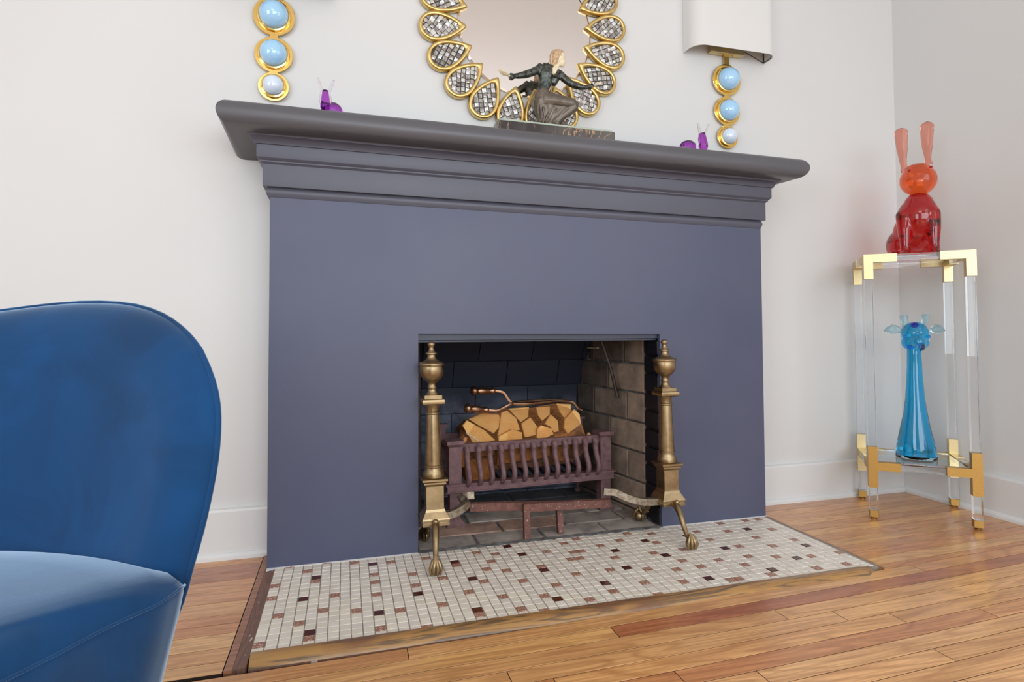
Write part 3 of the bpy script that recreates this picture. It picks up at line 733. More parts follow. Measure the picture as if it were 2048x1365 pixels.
andiron('andiron', 'brass urn-topped andiron in the left end of the fireplace opening', ax, ay, 0.017, 1, [(0.4662 - ax, -0.185 - ay), (0.4727 - ax, 0.094 - ay)],
        [(0.03, 0.005, 0.116), (0.075, 0.01, 0.124), (0.112, 0.03, 0.137), (0.116, 0.048, 0.146), (0.105, 0.066, 0.150), (0.125, 0.083, 0.150), (0.150, 0.085, 0.149)],
        [(0.140, 0.10, 0.110), (0.452, 0.105, 0.088), (0.452, 0.083, 0.0)])
ax, ay = 1.2665, -0.07
andiron('andiron', 'brass urn-topped andiron in the right end of the fireplace opening', ax, ay, 0.012, -1, [(1.2657 - ax, -0.217 - ay), (1.243 - ax, 0.078 - ay)],
        [(-0.03, 0.0, 0.112), (-0.09, 0.0, 0.116), (-0.14, 0.010, 0.130), (-0.175, 0.025, 0.146), (-0.215, 0.035, 0.151)],
        [(-0.170, 0.085, 0.095), (-0.467, 0.098, 0.100), (-0.4655, 0.094, 0.0)])

# ------------------------------------------------------------------ fire grate
gr_ang = math.atan2(0.033, 0.583)
gt = thing('fire_grate', 'rusty cast-iron basket grate with thirteen curved bars holding the bag of firewood', 'grate', (0.5925, 0.2268, 0.0), gr_ang)
LG = 0.594
def post(x, y, h, foot=True):
    g = G(); w_ = 0.0215
    g.lathe([(0.031, 0.0), (0.031, 0.012), (0.023, 0.022), (0.019, 0.026), (0.019, 0.118)], x, y, 4, True)
    g.lathe([(0.0225, 0.150), (0.0225, h - 0.022), (0.026, h - 0.019), (0.031, h - 0.012), (0.031, h)], x, y, 4, True)
    g.box(x - w_ - 0.004, x + w_ + 0.004, y - w_ - 0.004, y + w_ + 0.004, 0.116, 0.152)
    return g.obj('post', 'rusty_iron', gt)
post(0, 0, 0.300); post(LG, 0.0, 0.298)
for x in (0.0, LG):
    g = G(); y = 0.235
    g.box(x - 0.02, x + 0.02, y - 0.012, y + 0.012, 0.115, 0.312); g.box(x - 0.03, x + 0.03, y - 0.016, y + 0.016, 0.312, 0.322)
    g.tube([(x, y, 0.125), (x, y, 0.05), (x, y, 0.012)], [0.014, 0.010, 0.008], 8); g.ell((x, y, 0.011), (0.016, 0.016, 0.012))
    g.obj('back_post', 'rusty_iron', gt)
g = G(); g.box(-0.036, LG + 0.036, -0.034, 0.0, 0.119, 0.1225); g.box(-0.030, LG + 0.030, -0.030, 0.0, 0.1225, 0.147); g.box(-0.036, LG + 0.036, -0.036, 0.0, 0.144, 0.150)
g.obj('bottom_rail', 'rusty_iron', gt)
g = G(); g.box(0.018, LG - 0.018, -0.012, 0.010, 0.256, 0.284); g.obj('top_rail', 'rusty_iron', gt)
g = G(); g.box(0.0, LG, 0.228, 0.242, 0.26, 0.285); g.box(0.0, LG, 0.228, 0.242, 0.12, 0.145); g.obj('back_rail', 'rusty_iron', gt)
for x in (0.0, LG):
    g = G(); g.box(x - 0.010, x + 0.010, 0.02, 0.22, 0.125, 0.145); g.box(x - 0.008, x + 0.008, 0.02, 0.22, 0.245, 0.262); g.obj('side_rail', 'rusty_iron', gt)
for i in range(13):
    x = 0.043 + i * (LG - 0.086) / 12
    g = G()
    P = spline([(x, -0.014, 0.270), (x, -0.022, 0.262), (x, -0.020, 0.245), (x + 0.001, -0.026, 0.215), (x + 0.002, -0.042, 0.185), (x + 0.002, -0.044, 0.165), (x + 0.001, -0.030, 0.146), (x, -0.020, 0.138)], 4)
    n = len(P); g.tube(P, [0.0108 + 0.0035 * (1 - i_ / n) ** 3 if i_ < n - 6 else 0.0108 * (n - i_) / 7 + 0.003 for i_ in range(n)], 8, (0.9, 1.0), up=(1, 0, 0))
    g.tube([Vector(p) + Vector((0, -0.0085, 0)) for p in P[3:-4]], 0.0022, 6)
    g.obj('curved_bar', 'rusty_iron', gt, True, 50)
for i in range(15):
    x = 0.03 + i * (LG - 0.06) / 14
    g = G(); g.tube([(x, -0.01, 0.140), (x + 0.01, 0.10, 0.132), (x + 0.02, 0.235, 0.138)], 0.006, 6); g.obj('floor_bar', 'dark_iron', gt, True, 50)

# ------------------------------------------------------------------ bag of firewood
bag = thing('firewood_bag', 'orange mesh net bag of split firewood lying in the iron grate', 'firewood', (0.88, 0.36, 0.145), 0.0)
def bagpt(a, b, y):     # from the grate view measured in the plane y = 0.33, slid along the sight line
    X33 = 0.6437 + (a - 165) / (1150 - 165) * (1.1293 - 0.6437); 
    z33 = 0.3996 - (b - 282) * 0.0004855 - (a - 165) * 0.0000 
    f = (y + 1.8756) / (0.33 + 1.8756)
    return (0.2152 + (X33 - 0.2152) * f - 0.88, y - 0.36, 0.6919 + (z33 - 0.6919) * f - 0.145)
LOGS = [
 ([(215, 375), (330, 330), (462, 350), (472, 430), (405, 490), (290, 425)], 0.325, 0.015),
 ([(168, 425), (205, 385), (345, 470), (420, 545), (250, 570)], 0.285, 0.02),
 ([(480, 335), (530, 325), (600, 385), (622, 475), (485, 495), (430, 525), (455, 450)], 0.310, 0.01),
 ([(450, 520), (560, 470), (645, 500), (650, 590), (445, 600)], 0.272, 0.0),
 ([(530, 305), (705, 300), (690, 375), (625, 415)], 0.345, 0.02),
 ([(640, 430), (720, 385), (770, 460), (765, 520), (655, 535)], 0.300, 0.01),
 ([(762, 305), (880, 302), (872, 362), (800, 412), (770, 365)], 0.345, 0.02),
 ([(765, 480), (800, 450), (890, 482), (905, 525), (785, 575), (760, 545)], 0.278, 0.0),
 ([(830, 440), (890, 368), (945, 420), (942, 500), (900, 510), (872, 462)], 0.310, 0.012),
 ([(935, 282), (1062, 292), (1045, 372), (990, 402), (955, 345)], 0.335, 0.02),
 ([(1000, 412), (1095, 335), (1138, 375), (1135, 455), (1010, 525), (985, 480)], 0.300, 0.012),
 ([(255, 580), (415, 560), (420, 660), (260, 670)], 0.282, 0.0),
 ([(905, 535), (1000, 525), (1090, 510), (1060, 600), (900, 620)], 0.284, 0.0),
 ([(440, 610), (640, 600), (640, 720), (430, 745)], 0.280, 0.0),
 ([(660, 560), (880, 580), (870, 700), (670, 730)], 0.284, 0.0),
 ([(180, 690), (400, 680), (390, 850), (190, 850)], 0.286, 0.0),
 ([(890, 630), (1040, 615), (1010, 740), (900, 750)], 0.288, 0.0)]
for i, (poly, y, tl) in enumerate(LOGS):
    cx_ = sum(p[0] for p in poly) / len(poly); cy_ = sum(p[1] for p in poly) / len(poly)
    pf = []
    for a, b in poly:
        p = Vector(bagpt(a, b, y)); p.y += (p.z - bagpt(cx_, cy_, y)[2]) * (0.35 if tl else 0.08); pf.append(p)
    c0 = sum(pf, Vector()) / len(pf)
    dep = 0.16
    low = i >= 11
    in1 = [c0 + (p - c0) * 0.955 for p in pf]; r0 = [tuple(p) for p in in1]
    r1 = [tuple(p + Vector((0, 0.006, 0))) for p in pf]
    r2 = [tuple(c0 + (p - c0) * 0.92 + Vector((0.0, dep - (p.y - c0.y), -0.03 if i < 11 else 0))) for p in pf]
    g = G(); g.loft([r0, r1], caps=False); g.cur = 1; g.loft([r1, r2]); g.cur = 0; g.add(r0, [tuple(range(len(r0)))])
    g.obj('log', ['bark_wood' if low else 'cut_wood', 'bark_wood'], bag)
# net sleeve: a fine wire skin stretched over the logs
def wire(name, nx_, ny_, fn, r, mat, parent, nstep=1):
    g = G()
    P = [[Vector(fn(i / nx_, j / ny_)) for j in range(ny_ + 1)] for i in range(nx_ + 1)]
    def strip(pts):
        v = []; f = []
        for q, p in enumerate(pts):
            v += [(p.x - r, p.y, p.z - r), (p.x + r, p.y, p.z - r * 0.2), (p.x, p.y - r * 1.2, p.z + r)]
            if q:
                b = (q - 1) * 3
                for k in range(3): f.append((b + k, b + (k + 1) % 3, b + 3 + (k + 1) % 3, b + 3 + k))
        g.add(v, f)
    for i in range(nx_ + 1): strip(P[i])
    for j in range(ny_ + 1): strip([P[i][j] for i in range(nx_ + 1)])
    return g.obj(name, mat, parent, merge=False)
def envelope(u, v):                     # u along the bag, v around its front from bottom to the top back
    x = -0.242 + 0.487 * u
    end = math.sqrt(max(0.0, 1 - abs(2 * u - 1) ** 5))
    top = (0.252 - 0.018 * (1 - u) + 0.006 * math.sin(9 * u)) * (0.55 + 0.45 * end)
    zc_ = 0.130
    a = -PI * 0.42 + v * PI * 0.98
    yy = -0.005 - (0.088 + 0.006 * math.sin(17 * u)) * math.cos(a) * (0.75 + 0.25 * end)
    zz = zc_ + (top - zc_) * math.sin(a) if a > 0 else zc_ + 0.118 * math.sin(a) * (0.6 + 0.4 * end)
    return (x, yy + 0.004 * noise.noise(Vector((u * 20, v * 14, 0))), zz + 0.004 * noise.noise(Vector((u * 14, v * 9, 5))))
o = wire('net', 150, 46, envelope, 0.00030, 'orange_net', bag)
o['label'] = 'orange plastic net around the logs'
g = G(); 
for sx, ux in ((-1, 0.0), (1, 1.0)):
    p = Vector(envelope(ux, 0.62))
    if sx < 0:
        g.add([(p.x + 0.004, p.y - 0.012, p.z - 0.09), (p.x + 0.012, p.y - 0.018, p.z + 0.0), (p.x + 0.004, p.y, p.z + 0.032), (p.x - 0.010, p.y + 0.01, p.z + 0.012), (p.x - 0.015, p.y + 0.02, p.z - 0.09)], [(0, 1, 2, 3, 4), (4, 3, 2, 1, 0)])
        g.tube([(p.x + 0.010, p.y - 0.01, p.z + 0.02), (p.x - 0.006, p.y - 0.004, p.z - 0.03), (p.x - 0.018, p.y + 0.01, p.z - 0.085)], [0.008, 0.011, 0.014], 8)
    else:
        g.tube([(p.x - 0.01, p.y, p.z - 0.015), (p.x + 0.012, p.y, p.z - 0.010), (p.x + 0.024, p.y, p.z + 0.002)], [0.010, 0.006, 0.009], 8)
g.obj('gathered_end', 'orange_net', bag, True, 60)
g = G(); p = Vector(envelope(0.0, 0.62))
g.tube([(p.x + 0.008, p.y - 0.02, p.z + 0.046), (p.x + 0.012, p.y - 0.022, p.z + 0.034), (p.x + 0.03, p.y - 0.04, p.z + 0.026), (p.x + 0.05, p.y - 0.045, p.z + 0.012)], 0.0013, 6)
p = Vector(envelope(1.0, 0.62)); g.tube(spline([(p.x + 0.006, p.y - 0.004, p.z - 0.004), (p.x + 0.016, p.y - 0.01, p.z - 0.02), (p.x + 0.014, p.y - 0.01, p.z - 0.035)], 4), 0.0013, 6)
g.obj('white_tie', 'white_tie', bag, True)

# ------------------------------------------------------------------ fire tongs on the bag
tg = thing('fire_tongs', 'iron fire tongs with turned brass handles lying on the firewood bag', 'tongs', (0.83, 0.33, 0.405))
def TP_(x, y, z): return (x - 0.83, y - 0.33, z - 0.405)
def handle(p0, p1, mat):
    p0, p1 = Vector(p0), Vector(p1); d = p1 - p0
    pr = [(0.0, 0.002), (0.05, 0.011), (0.10, 0.0145), (0.16, 0.0155), (0.22, 0.013), (0.28, 0.007), (0.30, 0.0065), (0.34, 0.010), (0.45, 0.0125), (0.60, 0.0115), (0.74, 0.0085), (0.82, 0.008), (0.86, 0.011), (0.93, 0.012), (0.97, 0.010), (1.0, 0.006)]
    g = G(); g.tube([p0 + d * a for a, r in pr], [r * 1.15 for a, r in pr], 16); return g.obj('handle', mat, tg, True, 60)
handle(TP_(0.668, 0.30, 0.465), TP_(0.7692, 0.33, 0.4596), 'copper_brown')
handle(TP_(0.640, 0.28, 0.405), TP_(0.739, 0.31, 0.3897), 'copper_brown')
g = G(); g.tube(spline([TP_(0.765, 0.33, 0.4596), TP_(0.795, 0.33, 0.4545), TP_(0.8086, 0.33, 0.4456), TP_(0.822, 0.33, 0.425), TP_(0.8383, 0.33, 0.4095), TP_(0.87, 0.335, 0.404), TP_(0.9223, 0.345, 0.402), TP_(1.02, 0.37, 0.405), TP_(1.09, 0.38, 0.400), TP_(1.115, 0.38, 0.392), TP_(1.130, 0.38, 0.372), TP_(1.150, 0.38, 0.362)], 4), 0.0062, 8, (1, 0.8)); g.obj('arm', 'copper_brown', tg, True, 40)
g = G(); g.tube(spline([TP_(0.735, 0.31, 0.3897), TP_(0.765, 0.31, 0.386), TP_(0.7787, 0.312, 0.387), TP_(0.80, 0.317, 0.394), TP_(0.8317, 0.323, 0.4075), TP_(0.87, 0.35, 0.410), TP_(1.0, 0.39, 0.408), TP_(1.09, 0.40, 0.402)], 4), 0.0062, 8, (1, 0.8)); g.obj('arm', 'copper_brown', tg, True, 40)

# ------------------------------------------------------------------ mirror
MX, MZ = 0.845, 1.785
mr = thing('sunburst_mirror', 'round wall mirror framed by gold teardrops filled with mother-of-pearl mosaic', 'mirror', (MX, YW - 0.002, MZ))
g = G(); g.m = Matrix.Rotation(PI / 2, 4, 'X'); g.lathe([(0.0, 0.0), (0.252, 0.0), (0.252, 0.006), (0.246, 0.009), (0.0, 0.0091)], 0, 0, 96)
g.obj('mirror_glass', 'mirror_glass', mr)
def tear(s, L=0.172, Wd=0.052):        # teardrop outline; tip at r=0, round end at r=L; s in 0..1 both sides
    out = []
    n = 40
    for i in range(n):
        a = 2 * PI * i / n
        # teardrop: x = (1-cos)/2 * L, half width ~ sin(a) * sin(a/2)^m
        r = L * (0.5 - 0.5 * math.cos(a)); hw = Wd * math.sin(a) * (abs(math.sin(a / 2)) ** 0.9) * 1.30
        c = (L * 0.62, 0.0)
        out.append((c[0] + (r - c[0]) * s, hw * s))
    return out
def off_out(poly, d):
    n = len(poly); out = []
    for i in range(n):
        a = Vector(poly[i - 1]); b = Vector(poly[i]); c = Vector(poly[(i + 1) % n])
        e1 = (b - a); e2 = (c - b)
        nn = Vector((e1.y, -e1.x)).normalized() + Vector((e2.y, -e2.x)).normalized()
        if nn.length < 1e-6: nn = Vector((-1, 0))
        nn.normalize(); k = min(1.6, 1 / max(0.5, nn.dot(Vector((e2.y, -e2.x)).normalized())))
        out.append((b.x + nn.x * d * k, b.y + nn.y * d * k))
    ad = abs(d)                                   # the pointed tip: keep both flanks on their own side
    rt_ = min([p[0] for p in poly if abs(p[1]) >= ad * 1.05 + 1e-5] + [9]) if ad > 1e-6 else 0
    return [((rt_ + ad * 0.35, 0.0) if ad > 1e-6 and q[0] < 0.08 and (q[1] * p[1] <= 0 or q[0] < rt_ + ad * 0.35) else q) for p, q in zip(poly, out)]
outer = tear(1.0)
ar = sum(outer[i][0] * outer[(i + 1) % 40][1] - outer[(i + 1) % 40][0] * outer[i][1] for i in range(40))
sg_ = -1 if ar > 0 else 1
ix = [off_out(outer, sg_ * d) for d in (0.0, 0.0015, 0.0040, 0.0115, 0.0145, 0.0155)]
ii = (0, 1, 2, 3, 4, 5)
def inside(poly, x, y):
    c = False; n = len(poly)
    for i in range(n):
        x0, y0 = poly[i]; x1, y1 = poly[(i + 1) % n]
        if (y0 > y) != (y1 > y) and x < (x1 - x0) * (y - y0) / (y1 - y0) + x0: c = not c
    return c
def petal_meshes(seed):
    rp = random.Random(seed)
    g = G()
    hz = (-0.010, -0.022, -0.0245, -0.0245, -0.021, -0.015)
    rings = [[(r, -0.006, q) for r, q in ix[0]]] + [[(r, z, q) for r, q in ix[k]] for k, z in zip(ii, hz)]
    g.loft(rings, caps=False)
    g2 = G(); g2.add([(r, -0.0145, q) for r, q in ix[5]], [tuple(range(40))])
    g3 = G(); st = 0.0160; inner = ix[4]
    ca, sa = math.cos(0.5 + 0.3 * rp.random()), math.sin(0.5 + 0.3 * rp.random())
    for a in range(-12, 13):
        for b in range(-12, 13):
            u = a * st + (0.5 * st if b % 2 else 0) * 0.25; v_ = b * st
            x = 0.10 + u * ca - v_ * sa; y = u * sa + v_ * ca
            if not inside(ix[3], x, y): continue
            hw = st * 0.47 * rp.uniform(0.85, 1.04); hh = st * 0.47 * rp.uniform(0.75, 1.0); th = math.atan2(sa, ca) + rp.uniform(-0.15, 0.15)
            c_, s_ = math.cos(th), math.sin(th); tl1, tl2 = rp.uniform(-.0022, .0022), rp.uniform(-.0022, .0022)
            top = []; bot = []
            for dx, dy in ((-1, -1), (1, -1), (1, 1), (-1, 1)):
                px, py = x + dx * hw * c_ - dy * hh * s_, y + dx * hw * s_ + dy * hh * c_
                if not inside(ix[2], px, py): px, py = x + (px - x) * 0.45, y + (py - y) * 0.45
                zz = -0.0185 + dx * tl1 + dy * tl2
                bot.append((px, -0.013, py)); top.append((px, zz, py))
            g3.loft([bot, top], caps=False); g3.add(top + [(x, -0.0200, y)], [(0, 1, 4), (1, 2, 4), (2, 3, 4), (3, 0, 4)])
    return g, g2, g3
for k in range(20):
    th = math.radians(187.0 + 18.0 * k)
    M = Matrix.Rotation(-th, 4, 'Y') @ Matrix.Translation((0.222, 0, 0))
    fr_, bk_, ms_ = petal_meshes(k)
    p = fr_.obj('teardrop_frame', 'gold_leaf', mr, True, 60); p.matrix_local = M
    for gg, nm, mt in ((bk_, 'backing', 'mosaic_backing'), (ms_, 'shell_mosaic', 'mother_of_pearl')):
        q = gg.obj(nm, mt, p); 
        if nm == 'shell_mosaic': q['kind'] = 'stuff'

# ------------------------------------------------------------------ sconces
def sconce(label, x, z):
    t = thing('wall_sconce', label, 'sconce', (x, YW - 0.001, z), 0, 'glass-drop sconces either side of the mirror')
    RX = Matrix.Rotation(PI / 2, 4, 'X')
    zs_ = [(0.126, 0.064, 0.0445, 'blue_cabochon'), (0.0, 0.0585, 0.0415, 'blue_cabochon'), (-0.104, 0.047, 0.0315, 'pale_cabochon')]
    g = G()
    for zz, r, rg, m_ in zs_:
        g.m = Matrix.Translation((0, -0.010, zz)) @ RX
        g.lathe([(0, 0.0), (r - 0.001, 0.0), (r, 0.001), (r, 0.003), (r - 0.001, 0.004), (0, 0.004)], 0, 0, 64)
        g.lathe([(rg + 0.001, 0.003), (rg + 0.0065, 0.004), (rg + 0.0075, 0.008), (rg + 0.006, 0.012), (rg + 0.0015, 0.013), (rg + 0.0005, 0.010)], 0, 0, 64)
    g.m = Matrix.Translation((0, -0.010, -0.198)) @ RX; g.lathe([(0, 0), (0.034, 0), (0.034, 0.004), (0, 0.004)], 0, 0, 48)
    g.m = Matrix.Identity(4); g.box(-0.012, 0.012, -0.0139, -0.0101, 0.17, 0.27)
    for zz in (-0.0585 - 0.003, 0.062): g.box(-0.012, 0.012, -0.0138, -0.0102, zz - 0.012, zz + 0.012)
    g.obj('gold_backplate', 'gold_polished', t, True, 35)
    for zz, r, rg, m_ in zs_:
        g = G(); g.m = Matrix.Translation((0, -0.013, zz)) @ RX
        pr = [(0, 0.0), (rg, 0.0), (rg, 0.010)]
        for i in range(1, 11):
            a = PI / 2 * i / 10; pr.append((rg * math.cos(a), 0.012 + 0.040 * (rg / 0.0445) * math.sin(a)))
        g.lathe(pr, 0, 0, 48); o = g.obj('glass_cabochon', m_, t, True, 70)
        if m_ == 'pale_cabochon': o['label'] = 'pale, smallest glass drop'
    g = G(); g.cbox(-0.078, 0.076, -0.028, 0.0, 0.226, 0.300, 0.003); g.obj('wall_box', 'brushed_brass', t)
    g = G(); g.tube(spline([(0.004, -0.02, 0.27), (0.006, -0.055, 0.268), (0.0, -0.045, 0.31)], 5), 0.011, 8, (1, 1.3)); g.obj('arm', 'gold_polished', t, True, 50)
    for xx in (-0.03, 0.03):
        g = G(); g.ell((xx, -0.018, 0.224), (0.006, 0.006, 0.004)); g.obj('screw', 'gold_polished', t, True)
    # U-shaped half shade, linen over a thin wire frame
    def shell(off):
        pts = []; w2, dp, rc = 0.188 - off, 0.085 - off, 0.050
        pts.append((-w2, 0.0)); 
        for i in range(9): a = PI + PI / 2 * i / 8; pts.append((-w2 + rc + rc * math.cos(a), -(dp - rc) + rc * math.sin(a)))
        for i in range(9): a = -PI / 2 + PI / 2 * i / 8; pts.append((w2 - rc + rc * math.cos(a), -(dp - rc) + rc * math.sin(a)))
        pts.append((w2, 0.0)); return pts
    o_, i_ = shell(0), shell(0.0025); ring = o_ + i_[::-1]
    g = G(); g.loft([[(px, py, zz + 0.0) for px, py in ring] for zz in (0.218, 0.2205, 0.60)])
    g.obj('lamp_shade', 'linen_shade', t, True, 30)
    g = G(); g.tube([(px, py, 0.222) for px, py in shell(0.004)], 0.0018, 6); g.tube([(0.184, -0.003, 0.221), (0.08, -0.003, 0.262)], 0.0015, 6); g.tube([(0.184, -0.004, 0.22), (0.184, -0.004, 0.59)], 0.0018, 6); g.tube([(-0.184, -0.004, 0.22), (-0.184, -0.004, 0.59)], 0.0018, 6)
    g.obj('shade_wire', 'dark_iron', t)
    return t
sconce('gold wall sconce with three blue glass drops left of the mirror, above the left snail', -0.008, 1.5815)
sconce('gold wall sconce with three blue glass drops right of the mirror, white shade in view', 1.6825, 1.5625)

# ------------------------------------------------------------------ glass snails
def snail(label, x, y, rot, shell_dx, group='purple glass snails on the mantel shelf'):
    z0 = SHZ(x); t = thing('glass_snail', label, 'figurine', (x, y, z0), rot, group); t.scale = (1, 1, 0.82)
    g = G()
    g.tube(spline([(shell_dx * 2.4, 0.050, 0.006), (shell_dx * 1.2, 0.03, 0.010), (0, 0.004, 0.014), (0.0, -0.006, 0.035), (0.0, -0.004, 0.062), (0.0, -0.002, 0.090)], 5), [0.003, 0.004, 0.005, 0.006, 0.007, 0.008, 0.008, 0.008, 0.009, 0.009, 0.011, 0.012, 0.013, 0.0165, 0.017, 0.017, 0.0165, 0.016, 0.0155, 0.015, 0.0145, 0.0135, 0.0125, 0.0115, 0.0110, 0.0105], 14, (1, 0.85))
    g.obj('body', 'purple_glass', t, True)
    g = G(); g.ell((shell_dx, 0.030, 0.0345), (0.032, 0.024, 0.031), 24, 16); g.obj('shell', 'purple_glass', t, True)
    pts = []; rad = []
    for i in range(40):
        a = i / 39 * 5.0 * PI; rr_ = 0.002 + 0.0245 * (i / 39); q_ = math.sqrt(max(0.0, 1 - (rr_ / 0.031) ** 2))
        pts.append((shell_dx + math.cos(a) * rr_, 0.030 - 0.024 * q_, 0.0345 + math.sin(a) * rr_)); rad.append(0.0012 + 0.0016 * (i / 39))
    g = G(); g.tube(pts, rad, 8, up=(0, 1, 0)); g.obj('shell_spiral', 'pale_pink_glass', t, True)
    for sx in (-1, 1):
        g = G(); g.tube(spline([(sx * 0.013, -0.004, 0.036), (sx * 0.0125, -0.003, 0.060), (sx * 0.009, -0.002, 0.083), (sx * 0.014, -0.004, 0.100), (sx * 0.022, -0.008, 0.125), (sx * 0.0235, -0.008, 0.131)], 4), [0.002, 0.003, 0.004, 0.005, 0.0055, 0.006, 0.006, 0.006, 0.0058, 0.0055, 0.005, 0.0046, 0.0044, 0.0042, 0.004, 0.0038, 0.0036, 0.0034, 0.0032, 0.003, 0.0015], 10)
        g.obj('tentacle', 'pale_pink_glass', t, True)
    return t
snail('purple glass snail on the left end of the mantel shelf', 0.156, -0.03, 0.15, 0.024)
snail('purple glass snail on the right end of the mantel shelf, by the sconce', 1.4535, -0.03, 0.05, -0.040)

# ------------------------------------------------------------------ statue
sx0, sy0 = 0.922, 0.062; sz0 = SHZ(0.922)
st = thing('dancer_statue', 'bronze and ivory statue of a kneeling woman with outspread arms on a marble base', 'statue', (sx0, sy0, sz0))
tl_ = -0.0125
g = G(); g.m = Matrix.Rotation(0.0125, 4, 'Y')
g.cbox(-0.2130, 0.2125, -0.040, 0.040, 0.001, 0.0645, 0.002); g.obj('marble_base', 'veined_marble', st)
g = G(); g.m = Matrix.Rotation(0.0125, 4, 'Y'); g.cbox(-0.2130, 0.2060, -0.036, 0.036, 0.0647, 0.0720, 0.0015); g.obj('onyx_slab', 'onyx', st)
def F(a, b, dy=0.0):
    X = 0.7093 + (a - 160) * 0.0002955; Z = 1.408 + (1025 + (a - 160) * 0.0 - b) * 0.000281 
    f = (sy0 + dy + 1.8756) / (0.03 + 1.8756)
    return Vector((0.2152 + (X - 0.2152) * f - sx0, dy, 0.6919 + (Z - 0.6919) * f - sz0 + 0.0020))
k_ = 0.00030
def cap(g, P, R_, n=14, sc=(1, 1)): g.tube([F(*p) for p in P], [r * k_ for r in R_], n, sc)
# skirt
g = G()
g.ell(F(700, 720), (105 * k_, 80 * k_, 95 * k_)); g.ell(F(720, 800, 0.0), (125 * k_, 80 * k_, 110 * k_)); 
cap(g, [(690, 640), (700, 700), (715, 780)], [72, 92, 105])
cap(g, [(700, 770, -0.004), (820, 765, -0.010), (960, 770, -0.016), (1070, 775, -0.019), (1105, 785, -0.02)], [98, 92, 78, 66, 52])
g.ell(F(1085, 785, -0.019), (62 * k_, 55 * k_, 62 * k_))
cap(g, [(1100, 800, -0.019), (1020, 870, -0.015), (940, 940, -0.012), (880, 1000, -0.008), (850, 1060, -0.006)], [58, 55, 48, 44, 46])
cap(g, [(950, 830, -0.012), (850, 940, -0.008), (800, 1000, -0.004), (770, 1065, 0.0)], [62, 60, 50, 40])
cap(g, [(700, 780, 0.004), (690, 900, 0.006), (700, 1000, 0.006), (690, 1065, 0.006)], [115, 95, 72, 74])
cap(g, [(760, 830, 0.0), (780, 930, 0.0), (760, 1065, 0.002)], [100, 82, 50])
cap(g, [(850, 1000, 0.008), (930, 1040, 0.012), (1000, 1085, 0.016)], [55, 52, 30])
# folds
for a0, b0, a1, b1, a2, b2 in ((1010, 800, 900, 880, 860, 1010), (960, 790, 840, 860, 760, 1020), (900, 790, 790, 880, 720, 1030), (1060, 830, 960, 910, 900, 1010), (640, 800, 640, 930, 660, 1050), (700, 850, 720, 950, 700, 1060)):
    cap(g, [(a0, b0, -0.026), (a1, b1, -0.024), (a2, b2, -0.016)], [10, 13, 8], 8)
g.obj('skirt', 'brown_bronze', st, remesh=0.0022, sm=3)
# jacket
g = G()
cap(g, [(700, 660), (715, 610), (730, 540), (740, 450), (760, 390), (790, 350)], [66, 66, 84, 102, 98, 70], 16, (1, 0.8))
cap(g, [(820, 560), (850, 470), (860, 420)], [42, 62, 55])
cap(g, [(690, 350), (760, 375), (830, 385), (900, 410)], [52, 62, 58, 42])
cap(g, [(688, 345), (640, 395, 0.0), (560, 440, -0.006), (480, 475, -0.010), (400, 500, -0.016), (340, 510, -0.020)], [50, 50, 46, 42, 33, 26])
cap(g, [(350, 508, -0.020), (320, 520, -0.021), (300, 520, -0.022)], [28, 42, 38])
cap(g, [(900, 405), (960, 460, -0.004), (1040, 515, -0.012), (1120, 545, -0.018), (1200, 550, -0.022), (1280, 540, -0.026)], [44, 46, 42, 36, 30, 24])
cap(g, [(1270, 540, -0.026), (1310, 525, -0.028), (1325, 540, -0.028)], [26, 40, 38])
cap(g, [(800, 400, -0.02), (770, 330, -0.012), (765, 290, -0.004)], [20, 22, 8])
cap(g, [(850, 460, -0.026), (885, 390, -0.02), (890, 365, -0.012)], [16, 18, 8])
g.obj('jacket', 'patina_bronze', st, remesh=0.0020, sm=2)
# head, neck, hands
g = G()
cap(g, [(838, 430, -0.020), (845, 380, -0.014), (865, 330, -0.006), (880, 290, 0.0)], [22, 40, 36, 34])
g.ell(F(905, 215), (72 * k_, 66 * k_, 88 * k_)); g.ell(F(930, 260, -0.002), (50 * k_, 46 * k_, 62 * k_))
g.ell(F(975, 232, -0.002), (12 * k_, 9 * k_, 20 * k_)); g.ell(F(948, 308, -0.002), (24 * k_, 22 * k_, 16 * k_)); g.ell(F(962, 278, -0.002), (14 * k_, 14 * k_, 8 * k_)); g.ell(F(955, 185, -0.002), (24 * k_, 34 * k_, 16 * k_))
g.obj('head', 'ivory', st, remesh=0.0013, sm=2)
for dy in (-0.014, 0.012):
    g = G(); g.ell(F(950, 213, dy), (8 * k_, 5 * k_, 5 * k_)); g.obj('eye', 'ivory_hair', st, True)
g = G()
g.ell(F(858, 205), (70 * k_, 72 * k_, 86 * k_)); g.ell(F(885, 165), (66 * k_, 68 * k_, 52 * k_)); g.ell(F(915, 142), (42 * k_, 52 * k_, 26 * k_))
rh = random.Random(4)
for q_, (a_, b_, r_) in enumerate(((812, 235, 20), (806, 262, 20), (808, 292, 18), (835, 250, 20), (846, 285, 20), (826, 306, 16), (868, 262, 18), (872, 232, 17), (820, 200, 18), (858, 310, 14), (875, 290, 13))):
    for dy in (-0.017, -0.010, 0.0, 0.010, 0.017): g.ell(F(a_ + rh.uniform(-6, 6), b_ + rh.uniform(-6, 6), dy * (0.8 if b_ > 280 else 1)), (r_ * k_, r_ * k_, r_ * k_), 8, 6)
for i in range(7):
    for dy in (-0.019, -0.013): 
        a_ = 0.3 + i * 0.42; g.ell(F(872 + 60 * math.cos(a_), 195 - 72 * math.sin(a_), dy), (13 * k_, 10 * k_, 11 * k_), 8, 6)
g.obj('hair', 'ivory_hair', st, remesh=0.0014, sm=1)
